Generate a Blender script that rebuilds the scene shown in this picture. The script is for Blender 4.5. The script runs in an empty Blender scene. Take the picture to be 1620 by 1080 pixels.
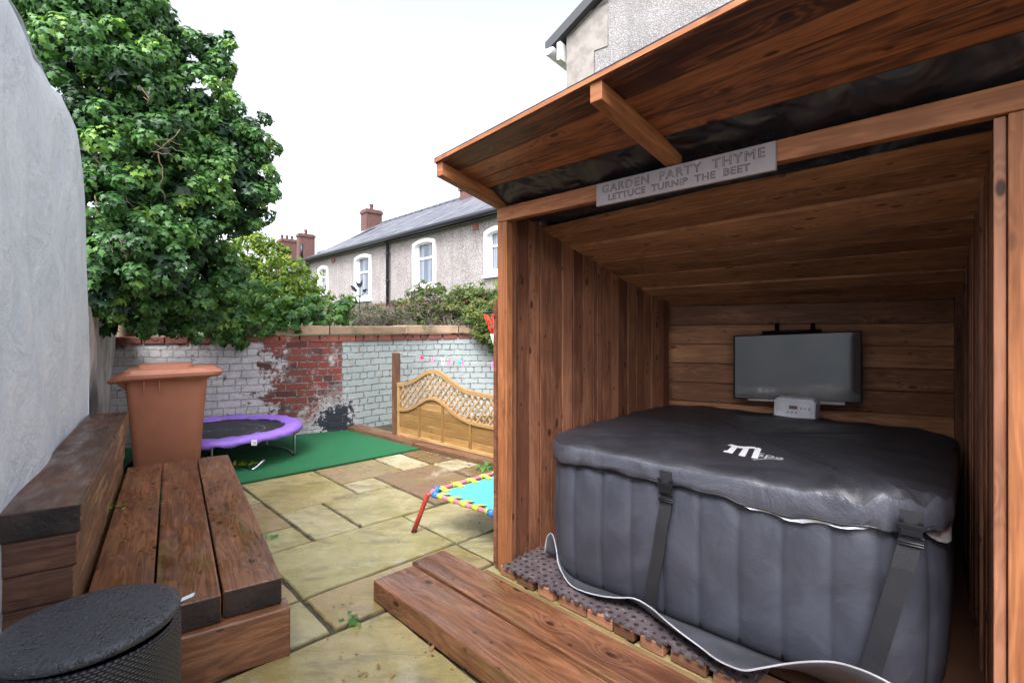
import bpy, math, random
import numpy as np
from mathutils import Vector, Matrix
random.seed(7); rng = np.random.default_rng(7)
R = math.radians
H, F, U0, V0 = 1.3, 806.0, 810.0, 517.0        # eye height, focal length in px of the photo, vanishing row
sc = bpy.context.scene
col = sc.collection
# ------------------------------------------------------------------ camera
cd = bpy.data.cameras.new('camera'); cam = bpy.data.objects.new('camera', cd); col.objects.link(cam)
cam.location = (0, 0, H); cam.rotation_euler = (R(90), 0, 0)
cd.sensor_width = 36; cd.lens = F/1620*36; cd.clip_start = .02; cd.clip_end = 2000
cd.shift_y = -(540-V0)/1620
sc.camera = cam
# ------------------------------------------------------------------ sky, sun, exposure
SUN_EL, SUN_AZ = 52, 200
w = bpy.data.worlds.new('World'); sc.world = w; w.use_nodes = True
nt = w.node_tree; N = nt.nodes; L = nt.links
N.clear()
sky = N.new('ShaderNodeTexSky'); sky.sky_type = 'NISHITA'; sky.sun_disc = False
sky.sun_elevation = R(SUN_EL); sky.sun_rotation = R(SUN_AZ); sky.air_density = 1.0; sky.dust_density = 4.0
bw = N.new('ShaderNodeRGBToBW'); L.new(sky.outputs[0], bw.inputs[0])
tint = N.new('ShaderNodeMixRGB'); tint.blend_type = 'MULTIPLY'; tint.inputs[0].default_value = 1
tint.inputs[2].default_value = (.975, .985, 1.06, 1); L.new(bw.outputs[0], tint.inputs[1])
mx = N.new('ShaderNodeMixRGB'); mx.inputs[0].default_value = .9
L.new(sky.outputs[0], mx.inputs[1]); L.new(tint.outputs[0], mx.inputs[2])
bg = N.new('ShaderNodeBackground'); bg.inputs[1].default_value = .15; L.new(mx.outputs[0], bg.inputs[0])
wo = N.new('ShaderNodeOutputWorld'); L.new(bg.outputs[0], wo.inputs[0])
sd = bpy.data.lights.new('sun', 'SUN'); sd.energy = 0.6; sd.angle = R(25); sd.color = (1, .97, .93)
sun = bpy.data.objects.new('sun', sd); col.objects.link(sun)
az, el = R(SUN_AZ), R(SUN_EL)
sdir = Vector((math.sin(az)*math.cos(el), math.cos(az)*math.cos(el), math.sin(el)))
sun.rotation_euler = sdir.to_track_quat('Z', 'Y').to_euler(); sun.location = (-3, -6, 9)
sc.view_settings.view_transform = 'Standard'; sc.view_settings.look = 'None'
sc.view_settings.exposure = 2.12; sc.view_settings.gamma = 1
sc.render.engine = 'CYCLES'
sc.cycles.max_bounces = 8; sc.cycles.diffuse_bounces = 5; sc.cycles.transparent_max_bounces = 6

# ------------------------------------------------------------------ helpers
def P(u, v, Y):  return Vector(((u-U0)/F*Y, Y, H-(v-V0)/F*Y))
def G(u, v, z=0.):
    Y = (H-z)*F/(v-V0); return Vector(((u-U0)/F*Y, Y, z))
def V(*a): return Vector(a)

class MB:
    def __init__(s): s.v=[]; s.f=[]; s.uv=[]; s.t=[]; s.m=[]; s.sm=[]
    def face(s, pts, uvs=None, tone=.5, mi=0, smooth=False):
        b=len(s.v); s.v += [tuple(p) for p in pts]; s.t += [tone]*len(pts)
        s.f.append(tuple(range(b, b+len(pts)))); s.m.append(mi); s.sm.append(smooth)
        s.uv += uvs if uvs else [(0,0)]*len(pts)
    def box(s, o, ex, ey, ez, tone=None, mi=0, off=None):
        """parallelepiped: corner o, three edge vectors; uv.x along the longest one"""
        o=Vector(o); E=[Vector(ex),Vector(ey),Vector(ez)]
        if tone is None: tone=random.random()
        ou,ov = off if off else (random.uniform(0,50), random.uniform(0,50))
        ls=[e.length for e in E]; k=ls.index(max(ls)); a,b_=[i for i in range(3) if i!=k]
        idx={}; base=len(s.v)
        for i in (0,1):
            for j in (0,1):
                for l in (0,1):
                    idx[i,j,l]=len(s.v); s.v.append(tuple(o+E[0]*i+E[1]*j+E[2]*l)); s.t.append(tone)
        Q=[[(0,0,0),(0,0,1),(0,1,1),(0,1,0)],[(1,0,0),(1,1,0),(1,1,1),(1,0,1)],
           [(0,0,0),(1,0,0),(1,0,1),(0,0,1)],[(0,1,0),(0,1,1),(1,1,1),(1,1,0)],
           [(0,0,0),(0,1,0),(1,1,0),(1,0,0)],[(0,0,1),(1,0,1),(1,1,1),(0,1,1)]]
        det = E[0].cross(E[1]).dot(E[2])
        for fi,q in enumerate(Q):
            if det<0: q=q[::-1]
            s.f.append(tuple(idx[c] for c in q)); s.m.append(mi); s.sm.append(False)
            ax = fi//2
            for c in q:
                if ax==k:   s.uv.append((ou+30+c[a]*ls[a], ov+c[b_]*ls[b_]))
                elif ax==a: s.uv.append((ou+c[k]*ls[k], ov+3+c[b_]*ls[b_]))
                else:       s.uv.append((ou+c[k]*ls[k], ov+c[a]*ls[a]))
        return s
    def grid(s, pts, nu, nv, uvs, tone=.5, mi=0, smooth=True, closed=False):
        b=len(s.v); s.v += [tuple(p) for p in pts]
        s.t += ([tone]*len(pts) if not hasattr(tone,'__len__') else list(tone))
        for i in range(nu if closed else nu-1):
            for j in range(nv-1):
                i2=(i+1)%nu
                q=[i*nv+j, i2*nv+j, i2*nv+j+1, i*nv+j+1]
                s.f.append(tuple(b+k for k in q)); s.m.append(mi); s.sm.append(smooth)
                uq=[uvs[k] for k in q]
                if closed and i2==0:
                    du=uvs[(nu-1)*nv][0]-uvs[(nu-2)*nv][0]
                    for a_ in (1,2): uq[a_]=(uvs[(nu-1)*nv][0]+du, uq[a_][1])
                s.uv += uq
    def tube(s, pts, r, n=8, tone=.5, mi=0, cap=True, closed=False, tones=None):
        pts=[Vector(p) for p in pts]; m=len(pts)
        if not hasattr(r,'__len__'): r=[r]*m
        b=len(s.v); up=Vector((0,0,1)); L_=0; prev=None
        for i,p in enumerate(pts):
            if closed: d=(pts[(i+1)%m]-pts[i-1])
            else: d=(pts[min(i+1,m-1)]-pts[max(i-1,0)])
            d.normalize()
            if prev is None:
                x=d.cross(up)
                if x.length<.1: x=d.cross(Vector((1,0,0)))
            else: x=prev-d*prev.dot(d)
            x.normalize(); prev=x; y=d.cross(x)
            for k in range(n):
                a=2*math.pi*k/n; s.v.append(tuple(p+(x*math.cos(a)+y*math.sin(a))*r[i])); s.t.append(tones[i] if tones else tone)
        for i in range(m if closed else m-1):
            i2=(i+1)%m; l0=i*.05; l1=(i+1)*.05
            for k in range(n):
                k2=(k+1)%n
                s.f.append((b+i*n+k,b+i*n+k2,b+i2*n+k2,b+i2*n+k)); s.m.append(mi); s.sm.append(True)
                s.uv += [(l0,k/n*.1),(l0,(k+1)/n*.1),(l1,(k+1)/n*.1),(l1,k/n*.1)]
        if cap and not closed:
            for i,rev in ((0,True),(m-1,False)):
                q=[b+i*n+k for k in range(n)]
                if rev: q=q[::-1]
                s.f.append(tuple(q)); s.m.append(mi); s.sm.append(False); s.uv += [(0,0)]*n
        return s
    def disc(s, c, r, n=24, z=None, mi=0, ax=None, tone=.5):
        ax = Vector(ax).normalized() if ax else Vector((0,0,1))
        x = ax.cross(Vector((0,1,0))); 
        if x.length<.1: x=ax.cross(Vector((1,0,0)))
        x.normalize(); y=ax.cross(x); c=Vector(c)
        pts=[c+(x*math.cos(2*math.pi*k/n)+y*math.sin(2*math.pi*k/n))*r for k in range(n)]
        s.face(pts,[(p.x,p.y) for p in pts],tone,mi); return s
    def prism(s, poly, d, tone=.5, mi=0, uvs=None):
        """polygon (list of Vectors) extruded by vector d"""
        d=Vector(d); n=len(poly); off=(random.uniform(0,9),random.uniform(0,9))
        u=uvs if uvs else [(p.x+off[0],p.y+p.z+off[1]) for p in poly]
        s.face([p+d for p in poly],u,tone,mi); s.face(list(reversed(poly)),list(reversed(u)),tone,mi)
        for i in range(n):
            j=(i+1)%n; s.face([poly[i],poly[j],poly[j]+d,poly[i]+d],[u[i],u[j],(u[j][0],u[j][1]+d.length),(u[i][0],u[i][1]+d.length)],tone,mi)
        return s
    def build(s, name, mats, parent=None, bevel=0, seg=2):
        me=bpy.data.meshes.new(name); me.from_pydata(s.v,[],s.f)
        if not isinstance(mats,(list,tuple)): mats=[mats]
        for m in mats: me.materials.append(m)
        me.polygons.foreach_set('material_index',s.m); me.polygons.foreach_set('use_smooth',s.sm)
        ul=me.uv_layers.new(name='UVMap'); ul.data.foreach_set('uv',[c for q in s.uv for c in q])
        at=me.attributes.new('tone','FLOAT','POINT'); at.data.foreach_set('value',[float(x) for x in s.t])
        me.update()
        o=bpy.data.objects.new(name,me); col.objects.link(o)
        if parent: o.parent=parent
        if bevel:
            b=o.modifiers.new('bevel','BEVEL'); b.width=bevel; b.segments=seg; b.limit_method='ANGLE'; b.angle_limit=R(40); b.harden_normals=False
        return o
def fix_normals(o):
    import bmesh
    bm=bmesh.new(); bm.from_mesh(o.data); bmesh.ops.remove_doubles(bm,verts=bm.verts,dist=1e-5); bmesh.ops.recalc_face_normals(bm,faces=bm.faces); bm.to_mesh(o.data); bm.free(); return o
def tag(o,label,cat,group=None,kind=None):
    o['label']=label
    if cat: o['category']=cat
    if group: o['group']=group
    if kind: o['kind']=kind
    return o
def struct(o): o['kind']='structure'; return o
def thing(name,label,cat,loc,group=None):
    o=bpy.data.objects.new(name,None); o.empty_display_size=.1; col.objects.link(o)
    o.location=loc; tag(o,label,cat,group); return o
def reparent(root, *obs):
    """meshes are built in world coordinates: shift them under an empty that stands at root.location"""
    for o in obs:
        p=root; off=Vector(root.location)
        o.parent=root; o.location=Vector(o.location)-off
def copy_tree(o,parent=None):
    c=o.copy(); col.objects.link(c)
    if parent: c.parent=parent
    for ch in list(o.children): copy_tree(ch,c)
    return c

# ------------------------------------------------------------------ materials
class NT:
    def __init__(s,name):
        s.m=bpy.data.materials.new(name); s.m.use_nodes=True; s.t=s.m.node_tree; s.n=s.t.nodes; s.l=s.t.links
        s.b=s.n['Principled BSDF']
    def new(s,k,**a):
        n=s.n.new(k)
        for x,y in a.items(): setattr(n,x,y)
        return n
    def link(s,a,b): s.l.new(a,b)
    def set(s,inp,val):
        if isinstance(val,bpy.types.NodeSocket): s.l.new(val,inp)
        elif hasattr(val,'__len__') and len(val)==3 and inp.type=='RGBA': inp.default_value=(*val,1)
        else: inp.default_value=val
    def uv(s): return s.new('ShaderNodeTexCoord').outputs['UV']
    def obj(s): return s.new('ShaderNodeTexCoord').outputs['Object']
    def tone(s): n=s.new('ShaderNodeAttribute'); n.attribute_name='tone'; return n.outputs['Fac']
    def map(s,vec,sx=1,sy=1,sz=1,rot=0):
        n=s.new('ShaderNodeMapping'); n.inputs['Scale'].default_value=(sx,sy,sz); n.inputs['Rotation'].default_value=(0,0,rot); s.link(vec,n.inputs[0]); return n.outputs[0]
    def noise(s,vec,scale=5,detail=4,rough=.55,dist=0):
        n=s.new('ShaderNodeTexNoise'); n.inputs['Scale'].default_value=scale; n.inputs['Detail'].default_value=detail
        n.inputs['Roughness'].default_value=rough; n.inputs['Distortion'].default_value=dist; s.link(vec,n.inputs['Vector']); return n.outputs['Fac']
    def vor(s,vec,scale=5,feature='F1',out='Distance',rand=1,dim='3D'):
        n=s.new('ShaderNodeTexVoronoi'); n.voronoi_dimensions=dim; n.feature=feature; n.inputs['Scale'].default_value=scale; n.inputs['Randomness'].default_value=rand; s.link(vec,n.inputs['Vector']); return n.outputs[out]
    def math(s,op,a,b=0.,c=None):
        n=s.new('ShaderNodeMath'); n.operation=op; s.set(n.inputs[0],a); s.set(n.inputs[1],b)
        if c is not None: s.set(n.inputs[2],c)
        return n.outputs[0]
    def rng(s,v,a,b,c=0.,d=1.):
        n=s.new('ShaderNodeMapRange'); n.interpolation_type='SMOOTHSTEP'; s.set(n.inputs[0],v)
        for i,x in enumerate((a,b,c,d)): n.inputs[i+1].default_value=x
        return n.outputs[0]
    def mix(s,f,a,b,mode='MIX'):
        n=s.new('ShaderNodeMixRGB'); n.blend_type=mode; s.set(n.inputs[0],f); s.set(n.inputs[1],a); s.set(n.inputs[2],b); return n.outputs[0]
    def ramp(s,f,*st):
        n=s.new('ShaderNodeValToRGB'); s.set(n.inputs[0],f); e=n.color_ramp.elements
        while len(e)<len(st): e.new(.5)
        for x,(p,c) in zip(e,st): x.position=p; x.color=(*c,1)
        return n.outputs[0]
    def bump(s,h,strength=.3,dist=.01,nrm=None):
        n=s.new('ShaderNodeBump'); n.inputs['Strength'].default_value=strength; n.inputs['Distance'].default_value=dist; s.link(h,n.inputs['Height'])
        if nrm: s.link(nrm,n.inputs['Normal'])
        return n.outputs[0]
    def out(s,base=None,rough=None,normal=None,**k):
        if base is not None: s.set(s.b.inputs['Base Color'],base)
        if rough is not None: s.set(s.b.inputs['Roughness'],rough)
        if normal is not None: s.link(normal,s.b.inputs['Normal'])
        for a,b in k.items(): s.set(s.b.inputs[a.replace('_',' ')],b)
        return s.m

def plain(name,c,rough=.5,metal=0,bump=0,bs=60,var=.15,spec=.5):
    m=NT(name); o=m.obj(); n=m.noise(o,8,4)
    cc=m.mix(m.rng(n,.3,.7),tuple(x*(1-var) for x in c),tuple(min(1,x*(1+var)) for x in c))
    nb=None
    if bump: nb=m.bump(m.noise(o,bs,4),bump,.003)
    return m.out(cc,rough,nb,Metallic=metal,Specular_IOR_Level=spec)

def wood(name,dark,light,rough=.45,ring=1.,knots=1.,wet=0.,green=0.,tvar=.5,spec=.5,worn=0.,saw=0.):
    m=NT(name); uv=m.uv(); t=m.tone()
    lo=m.noise(m.map(uv,1.1,9,1),1.0,3,.5,.3)                      # slow field whose contours are the growth rings
    kd=m.vor(m.map(uv,3.6,7.5,1),1.0,dim='2D'); kc=m.vor(m.map(uv,3.6,7.5,1),1.0,out='Color',dim='2D')
    sep=m.new('ShaderNodeSeparateColor'); m.link(kc,sep.inputs[0])
    ksel=m.math('GREATER_THAN',sep.outputs[0],.70)
    kfar=m.math('MULTIPLY',m.rng(kd,.0,.42,1,0),ksel)             # rings bend round a knot
    field=m.math('ADD',lo,m.math('MULTIPLY',kfar,.22*knots))
    rings=m.math('SINE',m.math('MULTIPLY',field,75.))
    rings=m.rng(rings,-.6,1.,0,1)
    fine=m.noise(m.map(uv,5,160,1),1.0,5,.6)
    med=m.noise(m.map(uv,2.5,35,1),1.0,4,.6)
    blot=m.noise(m.map(uv,1.8,4,1),1.2,4,.6)
    f=m.math('ADD',m.math('MULTIPLY',rings,.20*ring),m.math('MULTIPLY',fine,.42))
    f=m.math('ADD',f,m.math('MULTIPLY',m.math('SUBTRACT',med,.5),.7))
    f=m.math('ADD',f,m.math('MULTIPLY',m.math('SUBTRACT',blot,.5),.9))
    f=m.math('ADD',f,m.math('MULTIPLY',m.math('SUBTRACT',t,.5),tvar))
    c=m.mix(m.rng(f,-.05,.85),dark,light)
    kn=m.math('MULTIPLY',m.rng(kd,.05,.11,1,0),ksel)
    kdark=tuple(x*.28 for x in dark)
    c=m.mix(m.math('MULTIPLY',kn,.92*knots),c,kdark)
    small=m.vor(m.map(uv,8,14,1),1.0,dim='2D'); sc_=m.vor(m.map(uv,8,14,1),1.0,out='Color',dim='2D'); s2=m.new('ShaderNodeSeparateColor'); m.link(sc_,s2.inputs[0])
    sk=m.math('MULTIPLY',m.rng(small,.07,.13,1,0),m.math('GREATER_THAN',s2.outputs[1],.80)); c=m.mix(m.math('MULTIPLY',sk,.7*knots),c,kdark)
    if green: c=m.mix(m.math('MULTIPLY',m.rng(m.noise(m.map(uv,1.2,5,1),1.7,4),.52,.72),green),c,(.16,.15,.05))
    if worn:  c=m.mix(m.math('MULTIPLY',m.rng(m.noise(m.map(uv,1.4,12,1),1.6,5,.7),.5,.62),worn),c,(.42,.27,.13))
    crack=m.noise(m.map(uv,1.5,55,1),1.0,2,.5); ck=m.rng(crack,.26,.31,1,0); c=m.mix(m.math('MULTIPLY',ck,.55),c,kdark)
    h=m.math('ADD',m.math('MULTIPLY',fine,.6),m.math('MULTIPLY',rings,.25)); h=m.math('SUBTRACT',h,m.math('MULTIPLY',ck,.7))
    if saw: h=m.math('ADD',h,m.math('MULTIPLY',m.noise(m.map(uv,220,6,1),1,1),saw))
    r=rough if not wet else m.rng(m.noise(m.map(uv,2,6,1),1.5,3),.35,.65,rough-wet*.3,rough+.12)
    return m.out(c,r,m.bump(h,.45,.0018),Specular_IOR_Level=spec)

M={}
M['sleeper']=wood('sleeper_wood',(.085,.031,.015),(.33,.145,.070),.42,.8,1.,1.,.30,.5)
M['sleeper_dark']=wood('sleeper_dark_wood',(.050,.021,.014),(.20,.092,.056),.52,.7,.5,1.,.1,.5)
M['sleeper_end']=plain('sleeper_end_grain',(.022,.012,.010),.5,0,.9,50,.75)
M['sleeper_side']=wood('sleeper_split_wood',(.08,.035,.018),(.36,.18,.09),.5,.8,.5,0,0,.4,worn=.9)
M['board']=wood('stained_board',(.125,.047,.026),(.43,.19,.105),.5,.55,1.,0,0,.5,.35,saw=.12)
M['board_back']=wood('stained_back_board',(.19,.078,.036),(.60,.285,.135),.5,.8,.8,0,0,.45,.35)
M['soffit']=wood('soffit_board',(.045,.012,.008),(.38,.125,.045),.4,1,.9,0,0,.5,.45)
M['beam']=wood('planed_beam',(.20,.068,.026),(.50,.205,.085),.5,.7,.35,0,0,.3,.3)
M['kerb']=wood('treated_kerb',(.14,.085,.035),(.36,.26,.12),.55,.6,.2,0,.2,.3)
M['fence']=wood('fence_wood',(.22,.115,.035),(.50,.30,.105),.55,.6,.5,0,.15,.5)
M['fence_rail']=wood('fence_rail',(.27,.145,.055),(.56,.36,.16),.55,.6,.2,0,0,.4)
M['edging']=wood('edging_timber',(.10,.045,.025),(.30,.16,.09),.5,.6,.3,.5,.5,.4)
M['block']=wood('deck_block',(.13,.055,.03),(.42,.20,.11),.6,.6,.2,0,0,.6)
M['black_metal']=plain('black_metal',(.012,.012,.015),.35,.3)
M['steel']=plain('galvanised_steel',(.42,.43,.45),.3,1)
M['white']=plain('white_plastic',(.80,.80,.80),.4,var=.03)
M['white_paint']=plain('white_window_paint',(.82,.82,.82),.45,0,.2,40,.04)
M['letter']=plain('engraved_line',(.05,.038,.036),.8)
M['print']=plain('white_print',(.80,.80,.82),.5,var=.03)

# paving: pale riven sandstone, algae, wet
def m_paving():
    m=NT('sandstone_paving'); o=m.obj(); t=m.tone()
    base=m.ramp(t,(0,(.125,.075,.058)),(.2,(.20,.13,.092)),(.42,(.37,.285,.135)),(.6,(.345,.31,.15)),(.8,(.44,.39,.24)),(1,(.52,.48,.34)))
    n1=m.noise(o,3.2,6,.65,.6); n2=m.noise(m.map(o,1,1,1),14,6,.7); n3=m.noise(m.map(o,2.0,7,1,.7),1.2,5,.65,1.2)
    c=m.mix(m.rng(n1,.36,.66),base,m.mix(.55,base,(.20,.165,.03)))
    c=m.mix(m.math('MULTIPLY',m.rng(n3,.52,.66),.5),c,(.13,.11,.075))
    c=m.mix(m.math('MULTIPLY',m.rng(m.noise(o,2.1,4,.6,1),.6,.72),.6),c,(.44,.40,.31))
    c=m.mix(m.math('MULTIPLY',m.rng(m.noise(m.map(o,3,8,1,2.2),1.4,5,.7,1.5),.57,.7),.45),c,(.34,.17,.05))
    c=m.mix(.45,c,m.mix(1,c,m.ramp(n2,(.25,(.55,.55,.55)),(.75,(1.3,1.3,1.3))),'MULTIPLY'))
    h=m.math('ADD',m.math('MULTIPLY',n3,1.1),m.math('MULTIPLY',n2,.45))
    r=m.rng(m.noise(o,2.6,3),.35,.65,.15,.42)
    return m.out(c,r,m.bump(h,.5,.012))
M['paving']=m_paving()
def m_joint():
    m=NT('mossy_joint'); o=m.obj(); c=m.mix(m.rng(m.noise(o,9,4),.4,.6),(.035,.028,.022),(.075,.065,.035)); return m.out(c,.85,m.bump(m.noise(o,120,3),.8,.006))
M['joint']=m_joint()
def m_turf():
    m=NT('green_turf'); o=m.obj(); n=m.noise(o,500,2,.7); n2=m.noise(o,2.5,4); n3=m.noise(o,60,3)
    c=m.mix(m.rng(n,.3,.7),(.014,.075,.034),(.042,.23,.10)); c=m.mix(m.math('MULTIPLY',m.rng(n2,.35,.7),.4),c,(.03,.16,.06)); c=m.mix(m.math('MULTIPLY',m.rng(n3,.6,.75),.35),c,(.01,.06,.03))
    return m.out(c,.9,m.bump(n,1.,.006),Specular_IOR_Level=.15)
M['turf']=m_turf()
def m_earth():
    m=NT('ground_soil'); o=m.obj(); c=m.mix(m.noise(o,3,6,.7),(.05,.045,.03),(.12,.10,.06)); c=m.mix(m.rng(m.noise(o,.3,3),.4,.6),c,(.04,.07,.02)); return m.out(c,.95,m.bump(m.noise(o,30,5),.8,.02))
M['earth']=m_earth()

def m_render_wall():
    m=NT('painted_render'); o=m.obj(); n=m.noise(o,3.5,6,.6,.4); n2=m.noise(o,22,6,.65); n3=m.noise(m.map(o,7,7,1.1),1,5,.7)
    c=m.mix(m.rng(n,.3,.7),(.66,.73,.82),(.78,.84,.90)); c=m.mix(m.math('MULTIPLY',m.rng(n3,.55,.72),.35),c,(.46,.51,.58))
    c=m.mix(m.math('MULTIPLY',m.rng(n2,.62,.75),.3),c,(.42,.47,.55)); c=m.mix(m.math('MULTIPLY',m.rng(m.noise(o,9,4),.66,.72),.5),c,(.78,.79,.80)); c=m.mix(m.math('MULTIPLY',m.rng(m.noise(m.map(o,1,1,.5),38,4,.7),.66,.72),.55),c,(.30,.34,.40)); c=m.mix(m.math('MULTIPLY',m.rng(m.math('ABSOLUTE',m.math('SUBTRACT',m.noise(o,1.7,5,.6,.6),.5)),.0,.006,1,0),.35),c,(.35,.39,.44))
    return m.out(c,.6,m.bump(m.math('ADD',m.math('MULTIPLY',n,2.),m.math('MULTIPLY',n2,.4)),.5,.03))
M['render']=m_render_wall()
def m_white_rough():
    m=NT('old_limewash'); o=m.obj(); n=m.noise(m.map(o,4,4,1.2),1.5,6,.7); n2=m.noise(o,45,5,.7)
    c=m.mix(m.rng(n,.38,.62),(.62,.61,.58),(.36,.33,.30)); c=m.mix(m.math('MULTIPLY',m.rng(m.noise(m.map(o,5,5,.9),1,5,.7),.6,.7),.8),c,(.10,.09,.08))
    return m.out(c,.85,m.bump(n2,.8,.012))
M['lime']=m_white_rough()

# ------------------------------------------------------------------ ground
def sheet(name,poly,z,mat):
    b=MB(); b.face([V(x,y,z) for x,y in poly],[(x,y) for x,y in poly]); return b.build(name,mat)
struct(sheet('ground',[(-600,-600),(600,-600),(600,600),(-600,600)],-.06,M['earth']))
struct(sheet('patio_bed',[(-5.5,-1.5),(4.6,-1.5),(4.6,9),(-5.5,9)],-.012,M['joint']))
A_=Vector((-760,806)).normalized(); B_=Vector((A_.y,-A_.x))
def AB(a,b,z=0): p=A_*a+B_*b; return V(p.x,p.y,z)
slabs=[(3.71,4.60,1.25,1.86,.52),(4.04,4.60,1.86,2.46,.30),(4.04,4.60,2.46,2.76,.92),(4.32,4.60,2.76,3.08,.12),(4.04,4.32,2.76,3.22,.08),
 (3.71,4.04,2.76,3.10,.95),(3.10,3.71,2.78,3.40,.10),(3.71,4.04,3.10,3.5,.15),(3.10,4.04,2.16,2.76,.20),(3.71,4.04,1.86,2.16,.8),(3.08,3.71,1.56,2.15,.66),
 (3.08,3.71,1.25,1.56,.75),(2.46,3.08,.94,1.86,.60),(2.46,3.08,1.86,2.60,.72),(1.80,2.46,1.86,2.60,.78),(2.11,2.46,.94,1.86,.36),
 (2.11,2.46,.33,.94,.66),(1.20,2.10,.28,1.20,.50),(1.80,2.10,1.20,1.86,.6),(1.2,1.8,1.2,1.86,.4),(.6,1.2,.28,1.2,.55),(.0,1.2,1.2,1.86,.4),(0,.6,.28,1.2,.7),
 (4.03,4.60,.62,1.25,.70),(3.41,4.03,.62,1.25,.32),(3.08,3.41,.62,1.25,.62),(2.46,3.08,.33,.94,.5),(2.46,4.6,-.3,.33,.4),(1.2,2.46,-.6,.28,.5),(-.6,0,-.6,1.2,.4),(0,1.2,-.6,.28,.6),
 (-.6,0,1.2,2.1,.3),(3.08,3.71,3.4,4.0,.5),(3.71,4.3,3.5,4.1,.4)]
pb=MB()
for a0,a1,b0,b1,t in slabs:
    g=.012+random.uniform(-.002,.002); a0+=g;a1-=g;b0+=g;b1-=g
    # riven, slightly uneven edges
    ring=[]
    for (x0,y0,x1,y1) in ((a0,b0,a1,b0),(a1,b0,a1,b1),(a1,b1,a0,b1),(a0,b1,a0,b0)):
        n=6
        for k in range(n):
            f=k/n; j=.0035
            ring.append(AB(x0+(x1-x0)*f+random.uniform(-j,j), y0+(y1-y0)*f+random.uniform(-j,j), 0))
    zt=random.uniform(-.003,.003)
    ring=[p+V(0,0,zt) for p in ring]
    # order so normal up
    ar=sum(ring[i].x*ring[(i+1)%len(ring)].y-ring[(i+1)%len(ring)].x*ring[i].y for i in range(len(ring)))
    if ar<0: ring=ring[::-1]
    cen=sum(ring,V(0,0,0))/len(ring); inn=[cen+(p-cen)*.988 for p in ring]; low=[p-V(0,0,.006) for p in ring]; bot=[p-V(0,0,.03) for p in ring]
    pb.face(inn,None,t)
    n=len(ring)
    for i in range(n):
        j=(i+1)%n
        pb.face([low[i],low[j],inn[j],inn[i]],None,t,0,True); pb.face([bot[i],bot[j],low[j],low[i]],None,t)
struct(pb.build('patio',M['paving']))

# ------------------------------------------------------------------ old brick boundary wall (curved plan)
wall_px=[(60,5.2),(120,5.28),(190,5.42),(260,5.5),(330,5.66),(400,5.86),(446,6.02),(500,6.2),(541,6.36),(580,6.62),(620,6.92),(655,7.18),(690,7.38),(740,7.5),(800,7.55),(900,7.5),(1100,7.4)]
wp=[Vector(((u-U0)/F*Y,Y)) for u,Y in wall_px]
def smooth(pts,n=6):
    out=[]
    for i in range(len(pts)-1):
        p0=pts[max(i-1,0)];p1=pts[i];p2=pts[i+1];p3=pts[min(i+2,len(pts)-1)]
        for k in range(n):
            t=k/n
            out.append(.5*((2*p1)+(p2-p0)*t+(2*p0-5*p1+4*p2-p3)*t*t+(3*p1-p0-3*p2+p3)*t**3))
    out.append(pts[-1]); return out
wl=smooth(wp,4)
arc=[0]
for i in range(1,len(wl)): arc.append(arc[-1]+(wl[i]-wl[i-1]).length)
def s_at(u):
    for i in range(len(wl)-1):
        ua=U0+wl[i].x/wl[i].y*F; ub=U0+wl[i+1].x/wl[i+1].y*F
        if ua<=u<=ub: return arc[i]+(arc[i+1]-arc[i])*(u-ua)/(ub-ua)
    return arc[-1]
def wnorm(i):
    d=(wl[min(i+1,len(wl)-1)]-wl[max(i-1,0)]).normalized(); return Vector((d.y,-d.x))      # towards the yard
def wall_pt(s,off=0):
    for i in range(len(wl)-1):
        if arc[i]<=s<=arc[i+1]:
            f=(s-arc[i])/(arc[i+1]-arc[i]); p=wl[i].lerp(wl[i+1],f); return p+wnorm(i)*off
    return wl[-1]+wnorm(len(wl)-1)*off
sB=s_at(541); sW=s_at(412); sS=s_at(530)
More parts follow.
